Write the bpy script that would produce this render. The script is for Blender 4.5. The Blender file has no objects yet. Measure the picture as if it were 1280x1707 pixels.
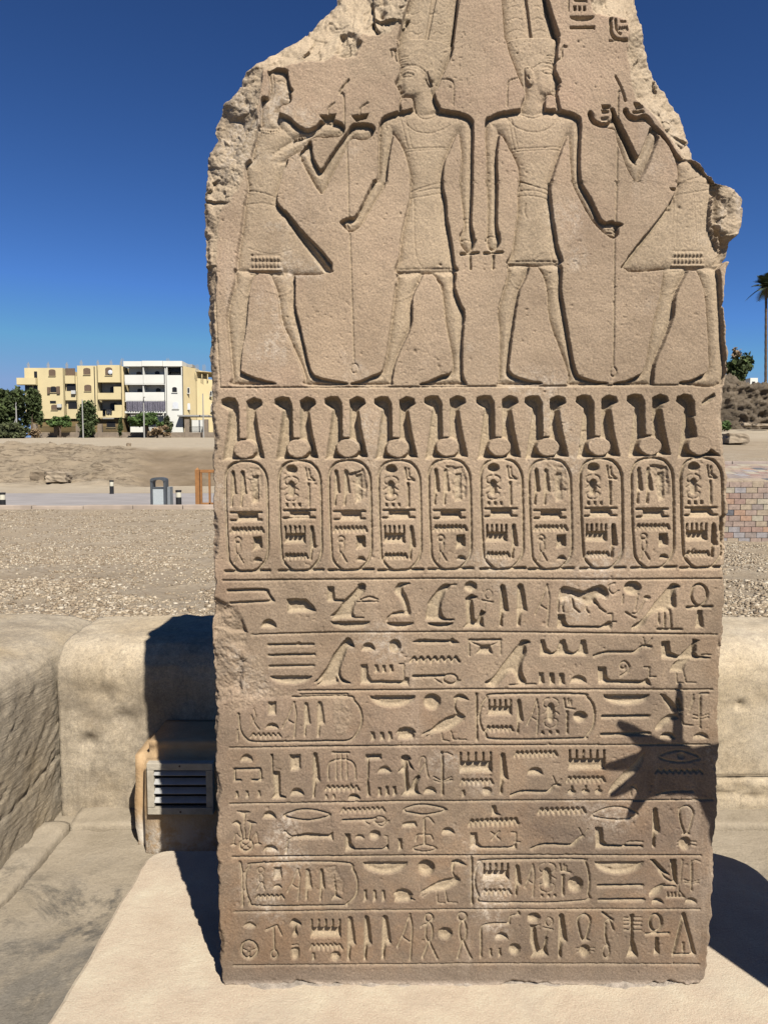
import bpy, bmesh, math, random
import numpy as np
from mathutils import Vector, noise as mnoise

# ------------------------------------------------------------------ camera, sky, sun
C = bpy.context.scene.collection
scn = bpy.context.scene
FPX, CX, CY, PITCH = 1200.0, 640.0, 853.5, math.radians(4.0)
CAMZ = 1.067
cam_d = bpy.data.cameras.new("camera")
cam = bpy.data.objects.new("camera", cam_d); C.objects.link(cam)
cam_d.sensor_fit = 'VERTICAL'; cam_d.sensor_height = 36.0
cam_d.lens = FPX / 1707.0 * 36.0
cam_d.clip_start = 0.02; cam_d.clip_end = 5000
cam.location = (0, 0, CAMZ); cam.rotation_euler = (math.radians(90) - PITCH, 0, 0)
scn.camera = cam

SUN_EL, SUN_AZ = math.radians(48.0), math.radians(154.0)     # azimuth clockwise from +Y
TOSUN = Vector((math.sin(SUN_AZ)*math.cos(SUN_EL), math.cos(SUN_AZ)*math.cos(SUN_EL), math.sin(SUN_EL)))
w = bpy.data.worlds.new("World"); scn.world = w; w.use_nodes = True
wn = w.node_tree.nodes; bg = wn['Background']
sky = wn.new('ShaderNodeTexSky'); sky.sky_type = 'NISHITA'; sky.sun_disc = False
sky.sun_elevation = SUN_EL; sky.sun_rotation = SUN_AZ
sky.altitude = 0; sky.air_density = 0.7; sky.dust_density = 0.0; sky.ozone_density = 4.0
gm = wn.new('ShaderNodeGamma'); gm.inputs['Gamma'].default_value = 1.4          # deep polarised desert sky
tn = wn.new('ShaderNodeMix'); tn.data_type = 'RGBA'; tn.blend_type = 'MULTIPLY'; tn.inputs[0].default_value = 1.0
tn.inputs[7].default_value = (0.41, 0.505, 0.575, 1)
w.node_tree.links.new(sky.outputs[0], gm.inputs[0]); w.node_tree.links.new(gm.outputs[0], tn.inputs[6])
cl = wn.new('ShaderNodeMix'); cl.data_type = 'RGBA'; cl.blend_type = 'DARKEN'; cl.inputs[0].default_value = 1.0; cl.inputs[7].default_value = (2.3, 3.6, 6.2, 1)   # no aureole: the sun lamp carries it
w.node_tree.links.new(tn.outputs[2], cl.inputs[6]); w.node_tree.links.new(cl.outputs[2], bg.inputs[0]); bg.inputs[1].default_value = 0.05
sl = bpy.data.lights.new("sun", 'SUN'); sl.energy = 5.0; sl.angle = math.radians(0.46); sl.color = (1.0, 0.955, 0.885)
so = bpy.data.objects.new("sun", sl); C.objects.link(so)
so.rotation_euler = TOSUN.to_track_quat('Z', 'Y').to_euler(); so.location = (4, -8, 10)
scn.cycles.diffuse_bounces = 1
scn.view_settings.view_transform = 'Standard'; scn.view_settings.look = 'None'
scn.view_settings.exposure = 1.05; scn.view_settings.gamma = 1.0

def ray(u, v):
    x = (u-CX)/FPX; y = -(v-CY)/FPX; c, s = math.cos(PITCH), math.sin(PITCH)
    return (x, c + y*s, -s + y*c)
def at(u, v, Y):                      # the point that pixel (u,v) shows at depth Y
    d = ray(u, v); t = Y/d[1]
    return Vector((d[0]*t, Y, CAMZ + d[2]*t))
def on(u, v, Z):                      # ... at height Z
    d = ray(u, v); t = (Z-CAMZ)/d[2]
    return Vector((d[0]*t, d[1]*t, Z))

# ------------------------------------------------------------------ helpers
def tag(o, label=None, cat=None, group=None, kind=None):
    if label: o['label'] = label
    if cat: o['category'] = cat
    if group: o['group'] = group
    if kind: o['kind'] = kind
    return o
def empty(name, loc, label, cat, group=None, rz=0):
    o = bpy.data.objects.new(name, None); C.objects.link(o); o.location = loc
    o.rotation_euler.z = rz; o.empty_display_size = 0.2
    return tag(o, label, cat, group)
def link_mesh(name, me, m, parent=None, smooth=False):
    o = bpy.data.objects.new(name, me); C.objects.link(o)
    if m: me.materials.append(m)
    if smooth:
        me.polygons.foreach_set('use_smooth', [True]*len(me.polygons))
    if parent: o.parent = parent
    return o
def obj(name, bm, m, parent=None, smooth=False, off=(0, 0, 0)):
    if any(off): bmesh.ops.translate(bm, verts=bm.verts, vec=[-a for a in off])
    bmesh.ops.recalc_face_normals(bm, faces=bm.faces)
    me = bpy.data.meshes.new(name); bm.to_mesh(me); bm.free()
    o = link_mesh(name, me, m, parent, smooth)
    if any(off) and not parent: o.location = off
    return o
def box(bm, x0, y0, z0, x1, y1, z1, bev=0.0):
    b = bmesh.new()
    bmesh.ops.create_cube(b, size=1.0)
    for v in b.verts:
        v.co = Vector(((x0+x1)/2 + v.co.x*(x1-x0), (y0+y1)/2 + v.co.y*(y1-y0), (z0+z1)/2 + v.co.z*(z1-z0)))
    if bev > 0:
        bmesh.ops.bevel(b, geom=list(b.edges), offset=bev, segments=2, affect='EDGES', profile=0.6)
    me = bpy.data.meshes.new("t"); b.to_mesh(me); b.free(); bm.from_mesh(me); bpy.data.meshes.remove(me)
    return bm
def tube(bm, pts, rad, n=8, caps=True):
    pts = [Vector(p) for p in pts]
    if not isinstance(rad, (list, tuple)): rad = [rad]*len(pts)
    rings = []
    for i, p in enumerate(pts):
        d = (pts[min(i+1, len(pts)-1)] - pts[max(i-1, 0)])
        d = d.normalized() if d.length > 1e-9 else Vector((0, 0, 1))
        a = d.cross(Vector((0, 0, 1)) if abs(d.z) < 0.9 else Vector((1, 0, 0))).normalized(); b = d.cross(a)
        rings.append([bm.verts.new(p + (a*math.cos(2*math.pi*k/n) + b*math.sin(2*math.pi*k/n))*rad[i]) for k in range(n)])
    for r0, r1 in zip(rings, rings[1:]):
        for k in range(n):
            bm.faces.new((r0[k], r0[(k+1) % n], r1[(k+1) % n], r1[k]))
    if caps:
        bm.faces.new(rings[0][::-1]); bm.faces.new(rings[-1])
    return bm
def ball(bm, c, r, n=2, sq=(1, 1, 1)):
    res = bmesh.ops.create_icosphere(bm, subdivisions=n, radius=1.0)
    for v in res['verts']:
        v.co = Vector(c) + Vector((v.co.x*r*sq[0], v.co.y*r*sq[1], v.co.z*r*sq[2]))
def grid_mesh(name, X, Y, Z, m, parent=None, smooth=True, attr=None, closed_u=False, cap=None):
    ny, nx = X.shape
    co = np.stack([X, Y, Z], -1).reshape(-1, 3).astype(np.float32)
    r = np.arange(ny-1)[:, None]*nx; c = np.arange(nx-1)[None, :]
    a = (r + c).ravel(); q = np.stack([a, a+1, a+nx+1, a+nx], 1)
    if closed_u:
        rr = np.arange(ny-1)*nx
        q = np.concatenate([q, np.stack([rr+nx-1, rr, rr+nx, rr+2*nx-1], 1)])
    me = bpy.data.meshes.new(name); n = len(q)
    extra = []
    if cap: extra = [list(range(k*nx, k*nx+nx)) for k in cap]
    loops = np.concatenate([q.ravel()] + [np.array(e) for e in extra]) if extra else q.ravel()
    starts = np.concatenate([np.arange(n)*4] + [np.array([n*4 + i*nx]) for i in range(len(extra))])
    me.vertices.add(len(co)); me.vertices.foreach_set('co', co.ravel())
    me.loops.add(len(loops)); me.loops.foreach_set('vertex_index', loops.astype(np.int32))
    me.polygons.add(len(starts)); me.polygons.foreach_set('loop_start', starts.astype(np.int32))
    me.update(calc_edges=True); me.validate()
    if smooth: me.polygons.foreach_set('use_smooth', np.ones(len(me.polygons), dtype=bool))
    if attr is not None:
        at_ = me.attributes.new('mask', 'FLOAT_COLOR', 'POINT')
        at_.data.foreach_set('color', attr.reshape(-1, 4).astype(np.float32).ravel())
    return link_mesh(name, me, m, parent)
RNG = np.random.default_rng(7)
def vnoise(h, w, cell, seed=None):
    g = np.random.default_rng(seed) if seed is not None else RNG
    gh, gw = int(h/cell)+3, int(w/cell)+3
    G = g.random((gh, gw))*2-1
    y = np.arange(h)/cell; x = np.arange(w)/cell
    yi = y.astype(int); xi = x.astype(int); fy = y-yi; fx = x-xi
    fy = (fy*fy*(3-2*fy))[:, None]; fx = (fx*fx*(3-2*fx))[None, :]
    A = G[np.ix_(yi, xi)]; B = G[np.ix_(yi, xi+1)]; D = G[np.ix_(yi+1, xi)]; E = G[np.ix_(yi+1, xi+1)]
    return (A*(1-fx)+B*fx)*(1-fy) + (D*(1-fx)+E*fx)*fy
def fbm(h, w, cell, octs=4, gain=0.5, seed=0):
    out = 0; a = 1
    for k in range(octs):
        out = out + a*vnoise(h, w, max(cell/2**k, 1.01), seed*17+k); a *= gain
    return out
def sstep(a, b, x):
    t = np.clip((x-a)/(b-a), 0, 1); return t*t*(3-2*t)

# ------------------------------------------------------------------ materials
ALLM = []
def mat(name, rough=0.9):
    m = bpy.data.materials.new(name); m.use_nodes = True
    nt = m.node_tree; b = nt.nodes['Principled BSDF']; b.inputs['Roughness'].default_value = rough; ALLM.append(m)
    b.inputs['Specular IOR Level'].default_value = 0.25
    return m, nt, b
def node(nt, t, **kw):
    n = nt.nodes.new(t)
    for k, v in kw.items(): setattr(n, k, v)
    return n
def tex(nt, scale, detail=6, rough=0.6, co=None, dist=0.0):
    n = node(nt, 'ShaderNodeTexNoise'); n.inputs['Scale'].default_value = scale
    n.inputs['Detail'].default_value = detail; n.inputs['Roughness'].default_value = rough
    n.inputs['Distortion'].default_value = dist
    if co is not None: nt.links.new(co, n.inputs['Vector'])
    return n.outputs['Fac']
def ramp(nt, fac, stops):
    r = node(nt, 'ShaderNodeValToRGB'); e = r.color_ramp.elements
    while len(e) < len(stops): e.new(0.5)
    for k, (p, c) in enumerate(stops):
        e[k].position = p
        e[k].color = (c[0], c[1], c[2], 1) if isinstance(c, (tuple, list)) else (c, c, c, 1)
    nt.links.new(fac, r.inputs[0]); return r.outputs[0]
def mix(nt, f, a, b, mode='MIX'):
    n = node(nt, 'ShaderNodeMix', data_type='RGBA', blend_type=mode)
    for s, val in ((n.inputs[0], f), (n.inputs[6], a), (n.inputs[7], b)):
        if isinstance(val, (int, float)): s.default_value = val
        elif isinstance(val, tuple): s.default_value = (*val[:3], 1)
        else: nt.links.new(val, s)
    return n.outputs[2]
def math_(nt, op, a, b=0.5):
    n = node(nt, 'ShaderNodeMath', operation=op)
    for s, val in ((n.inputs[0], a), (n.inputs[1], b)):
        if isinstance(val, (int, float)): s.default_value = val
        else: nt.links.new(val, s)
    return n.outputs[0]
def darken(nt, c, k):
    return mix(nt, 1.0, c, k if isinstance(k, tuple) else (k, k, k), 'MULTIPLY')
def bump(nt, b, h, strength=0.4, dist=0.01, prev=None):
    n = node(nt, 'ShaderNodeBump'); n.inputs['Strength'].default_value = strength
    n.inputs['Distance'].default_value = dist; nt.links.new(h, n.inputs['Height'])
    if prev: nt.links.new(prev, n.inputs['Normal'])
    nt.links.new(n.outputs[0], b.inputs['Normal']); return n.outputs[0]
def wpos(nt):
    return node(nt, 'ShaderNodeNewGeometry').outputs['Position']
def simple(name, col, rough=0.8, var=0.12, scale=6.0, bmp=0.0, metal=0.0):
    col = tuple(c*0.8 for c in col)
    m, nt, b = mat(name, rough); p = wpos(nt)
    f = tex(nt, scale, 5, 0.6, p)
    lo = tuple(c*(1-var) for c in col); hi = tuple(min(1, c*(1+var)) for c in col)
    nt.links.new(ramp(nt, f, [(0.3, lo), (0.7, hi)]), b.inputs['Base Color'])
    b.inputs['Metallic'].default_value = metal
    if bmp: bump(nt, b, tex(nt, scale*8, 4, 0.6, p), bmp, 0.02)
    return m

# ------------------------------------------------------------------ the carving, drawn as cuts into a height field
# one unit = one pixel of the rubbing (about 1.17 mm on the stone); H is depth into the stone (positive = deeper)
U0, U1, V0, V1 = 320, 1262, -80, 1672
HW, HH = U1-U0, V1-V0
H = np.zeros((HH, HW)); RC = np.zeros((HH, HW))          # depth, recess mask
JX = 0.9*vnoise(HH, HW, 5, 11) + 0.6*vnoise(HH, HW, 2.2, 12)   # hand tremor of the chisel
T = [0, 0, 1.0]
def P_(s):
    o = []
    for q in s.split():
        a, b = q.split(','); o.append((T[0]+float(a)/T[2], T[1]+float(b)/T[2]))
    return o
def catmull(p, closed, n=5):
    m = len(p); o = []
    for i in range(m if closed else m-1):
        if closed: a, b, c, d = p[i-1], p[i], p[(i+1) % m], p[(i+2) % m]
        else: a, b, c, d = p[max(i-1, 0)], p[i], p[i+1], p[min(i+2, m-1)]
        for k in range(n):
            t = k/n
            o.append(tuple(0.5*(2*b[j] + (c[j]-a[j])*t + (2*a[j]-5*b[j]+4*c[j]-d[j])*t*t + (3*b[j]-a[j]-3*c[j]+d[j])*t**3) for j in (0, 1)))
    if not closed: o.append(p[-1])
    return o
def window(p, pad):
    xs = [a for a, _ in p]; ys = [b for _, b in p]
    x0 = max(int(min(xs)-pad)-U0, 0); x1 = min(int(max(xs)+pad)+2-U0, HW)
    y0 = max(int(min(ys)-pad)-V0, 0); y1 = min(int(max(ys)+pad)+2-V0, HH)
    X, Y = np.meshgrid(np.arange(x0, x1)+U0+0.0, np.arange(y0, y1)+V0+0.0)
    return slice(y0, y1), slice(x0, x1), X, Y
def seg_dist(p, X, Y, closed):
    d = np.full(X.shape, 1e9)
    for (ax, ay), (bx, by) in zip(p, p[1:] + p[:1] if closed else p[1:]):
        dx, dy = bx-ax, by-ay; L = dx*dx+dy*dy
        t = np.clip(((X-ax)*dx+(Y-ay)*dy)/(L if L > 1e-9 else 1), 0, 1)
        d = np.minimum(d, (X-ax-t*dx)**2 + (Y-ay-t*dy)**2)
    return np.sqrt(d)
def inside(p, X, Y):
    c = np.zeros(X.shape, bool)
    for (ax, ay), (bx, by) in zip(p, p[1:] + p[:1]):
        if ay == by: continue
        c ^= ((ay > Y) != (by > Y)) & (X < (bx-ax)*(Y-ay)/(by-ay)+ax)
    return c
def sdist(p, X, Y):                                       # positive inside
    d = seg_dist(p, X, Y, True); return np.where(inside(p, X, Y), d, -d)
def sink(sy, sx, h, rec=None):
    H[sy, sx] = np.maximum(H[sy, sx], h); RC[sy, sx] = np.maximum(RC[sy, sx], np.clip(h/5, 0, 1) if rec is None else rec*0.6)
VAR = np.random.default_rng(77)
def cut(p, D, slope=0.22):
    D = D*1.3*VAR.uniform(.86, 1.2)
    sy, sx, X, Y = window(p, 3); sd = sdist(p, X, Y) + JX[sy, sx]*0.38
    sink(sy, sx, D*(0.70*sstep(-0.5, 1.1, sd)+0.36*sstep(0, 5.5, sd))*(1-slope*0.5*np.clip(sd/9, 0, 1)))
def stroke(p, wd, D=None, closed=False):
    D = (D or wd*0.95)*1.3*VAR.uniform(.88, 1.15); r = wd*0.5
    sy, sx, X, Y = window(p, r+3); d = seg_dist(p, X, Y, closed) + JX[sy, sx]*0.35
    sink(sy, sx, D*(1-sstep(r*0.35, r+0.75, d)))
def ring_pts(cx, cy, rx, ry, n=26):
    return [(cx+rx*math.cos(2*math.pi*k/n), cy+ry*math.sin(2*math.pi*k/n)) for k in range(n)]
def figure(polys, D, bulge, wd):
    allp = [q for p in polys for q in p]
    sy, sx, X, Y = window(allp, 4); sd = np.full(X.shape, -1e9)
    for p in polys: sd = np.maximum(sd, sdist(p, X, Y))
    sd = sd + JX[sy, sx]*0.45; s = np.clip(sd, 0, None)
    sink(sy, sx, sstep(-0.7, 1.8, sd)*D*(1-bulge*(1-np.exp(-s/wd))), sstep(0, 2, sd))
def raise_to(p, lev, soft=1.5):
    sy, sx, X, Y = window(p, 3); k = sstep(-soft*0.4, soft, sdist(p, X, Y)+JX[sy, sx]*0.6)
    H[sy, sx] = H[sy, sx]*(1-k) + lev*k; RC[sy, sx] *= (1-k)
def incise(p, wd, D, closed=False):                        # a line cut into what is already carved
    r = wd*0.5; sy, sx, X, Y = window(p, r+3); d = seg_dist(p, X, Y, closed)+JX[sy, sx]*0.4
    H[sy, sx] += D*(1-sstep(r*0.3, r+0.7, d))
def swell(p, amt, soft):
    sy, sx, X, Y = window(p, 2); H[sy, sx] -= amt*sstep(0, soft, sdist(p, X, Y))
ROUGH = np.abs(fbm(HH, HW, 60, 6, 0.55, 5)) * 1.6
ROUGH2 = fbm(HH, HW, 22, 5, 0.55, 6)
CHIP = np.zeros((HH, HW))
def facets(cell, seed, warp=0.35, tilt=0.55):              # broken stone: planes that meet in creases
    g = np.random.default_rng(seed); gh, gw = int(HH/cell)+4, int(HW/cell)+4
    cy, cx = g.random((gh, gw)), g.random((gh, gw)); o = g.normal(0, .28, (gh, gw)); a = g.normal(0, tilt, (gh, gw, 2))
    y = (np.arange(HH)/cell)[:, None]+1 + warp*vnoise(HH, HW, cell*.6, seed+1); x = (np.arange(HW)/cell)[None, :]+1 + warp*vnoise(HH, HW, cell*.6, seed+2)
    yi, xi = np.clip(y.astype(int), 1, gh-2), np.clip(x.astype(int), 1, gw-2); best = np.full((HH, HW), -9.0)
    for dj in (-1, 0, 1):
        for di in (-1, 0, 1):
            j, i = yi+dj, xi+di; dy, dx = y-j-cy[j, i], x-i-cx[j, i]
            best = np.maximum(best, o[j, i]+a[j, i, 0]*dy+a[j, i, 1]*dx-0.5*(dx*dx+dy*dy))
    return best*cell
FAC = facets(60, 71, .5, .8)*0.16 + facets(24, 75, .5, .8)*0.20 + facets(9, 79, .4, .7)*0.22; FAC -= FAC.mean()
def rough(p, D, amp, soft=5):
    sy, sx, X, Y = window(p, 4); sd = sdist(p, X, Y) + 2.5*ROUGH2[sy, sx]
    k = sstep(0, soft, sd); H[sy, sx] += k*(D - amp*0.14*np.clip(FAC[sy, sx], -8, 8) + amp*0.25*ROUGH2[sy, sx]); CHIP[sy, sx] = np.maximum(CHIP[sy, sx], k)

def bx_(a): return [float(q) for q in a.split(',')]
def S(s): return s/T[2]
def run(src):
    """p cut, s smooth cut, l line, c curve, o ring, e disc, r rect, t loaf, n basket, z water, v strokes, y reed, a plume, m game board, b beetle"""
    for ln in src.strip().split('\n'):
        ln = ln.strip()
        if not ln: continue
        if ln[0] == '@':
            a, b, s = ln[1:].split(','); T[:] = [float(a), float(b), float(s)]; continue
        h, *rest = ln.split(' ', 1); k = h[0]; D = float(h[1:] or 6); body = rest[0]
        if k == 'p': cut(P_(body), D)
        elif k == 's': cut(catmull(P_(body), True), D)
        elif k == 'l':
            for part in body.split('/'): stroke(P_(part), D)
        elif k == 'c':
            for part in body.split('/'): stroke(catmull(P_(part), False), D)
        elif k == 'C': stroke(catmull(P_(body), True), D, None, True)
        elif k in 'oe':
            (cx, cy), (rx, ry) = P_(body.split()[0])[0], bx_(body.split()[1])
            q = ring_pts(cx, cy, S(rx), S(ry))
            stroke(q, D, None, True) if k == 'o' else cut(q, D)
        elif k == 'r':
            (x0, y0), (x1, y1) = P_(body); cut([(x0, y0), (x1, y0), (x1, y1), (x0, y1)], D)
        elif k == 't':
            for part in body.split('/'):
                (cx, cy), (a, b) = P_(part.split()[0])[0], bx_(part.split()[1]); a, b = S(a)/2, S(b)/2
                cut([(cx-a*math.cos(q), cy+b-2*b*math.sin(q)) for q in np.linspace(0, math.pi, 11)], D)
        elif k == 'n':
            (x0, y0), (wd, hh) = P_(body.split()[0])[0], bx_(body.split()[1]); wd, hh = S(wd), S(hh)
            cut([(x0, y0), (x0+wd, y0-0.5)] + [(x0+wd/2+wd/2*math.cos(q), y0+hh*math.sin(q)) for q in np.linspace(0.05, math.pi-0.05, 14)], D, 0.5)
        elif k == 'z':
            a, b, n, am = body.split(); (x0, y0), (x1, y1) = P_(a+' '+b); n = int(n); am = S(float(am))
            q = []
            for i in range(2*n+1):
                f = i/(2*n); q.append((x0+(x1-x0)*f, y0+(y1-y0)*f + (am/2 if i % 2 == 0 else -am/2)))
            stroke(q, max(am*0.62, 2.6), D)
        elif k == 'v':
            a, *pos = body.split(); wd, hh = bx_(a); wd, hh = S(wd), S(hh)
            for q in pos:
                x, y = P_(q)[0]; cut([(x, y), (x+wd*0.8, y), (x+wd, y+hh*0.9), (x+wd*0.3, y+hh), (x, y+hh)], D)
        elif k == 'y':
            (x, y), (wd, hh) = P_(body.split()[0])[0], bx_(body.split()[1]); wd, hh = S(wd), S(hh)
            cut([(x+wd*a, y+hh*b) for a, b in ((.08, .05), (.3, 0), (.6, .03), (.8, .3), (1, .64), (.5, .69), (.38, .8), (.34, 1), (0, 1), (.04, .4))], D)
        elif k == 'a':
            (x, y), (wd, hh) = P_(body.split()[0])[0], bx_(body.split()[1]); wd, hh = S(wd), S(hh)
            q = lambda *L: [(x+wd*a, y+hh*b) for a, b in L]
            stroke(q((.85, 0), (.45, .4), (0, .72)), D); stroke(q((.85, 0), (1, .32), (.93, .7), (.85, 1)), D); stroke(q((.35, .5), (.9, .62)), D*0.8)
        elif k == 'm':
            a, b, n = body.split(); (x0, y0), (x1, y1) = P_(a+' '+b); n = int(n); ym = y0+(y1-y0)*0.42
            cut([(x0, ym), (x1, ym), (x1+0.6, y1), (x0-0.6, y1)], D, 0.3)
            for i in range(n):
                xx = x0 + 1.4 + (x1-x0-2.8)*i/(n-1); stroke([(xx, y0), (xx, ym+1)], 2.6, D*0.75)
        elif k == 'b':
            (x0, y0), (x1, y1) = P_(body); q = lambda *L: [(x0+(x1-x0)*a, y0+(y1-y0)*b) for a, b in L]
            for f in (0, 1):
                g = (lambda L: [((1-a) if f else a, b) for a, b in L])
                stroke(catmull(q(*g([(.36, 0), (.08, .08), (.06, .26), (.34, .36)])), False), 2.3)
                stroke(catmull(q(*g([(.3, .7), (.08, .76), (.16, .94), (.42, 1)])), False), 2.2)
                stroke(q(*g([(0, .55), (.26, .44)])), 2.0)
            cut(catmull(q((.3, .26), (.5, .16), (.7, .26), (.76, .48), (.68, .78), (.5, .84), (.32, .78), (.26, .48)), True), D, 0.5)
K = 1280/300
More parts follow.
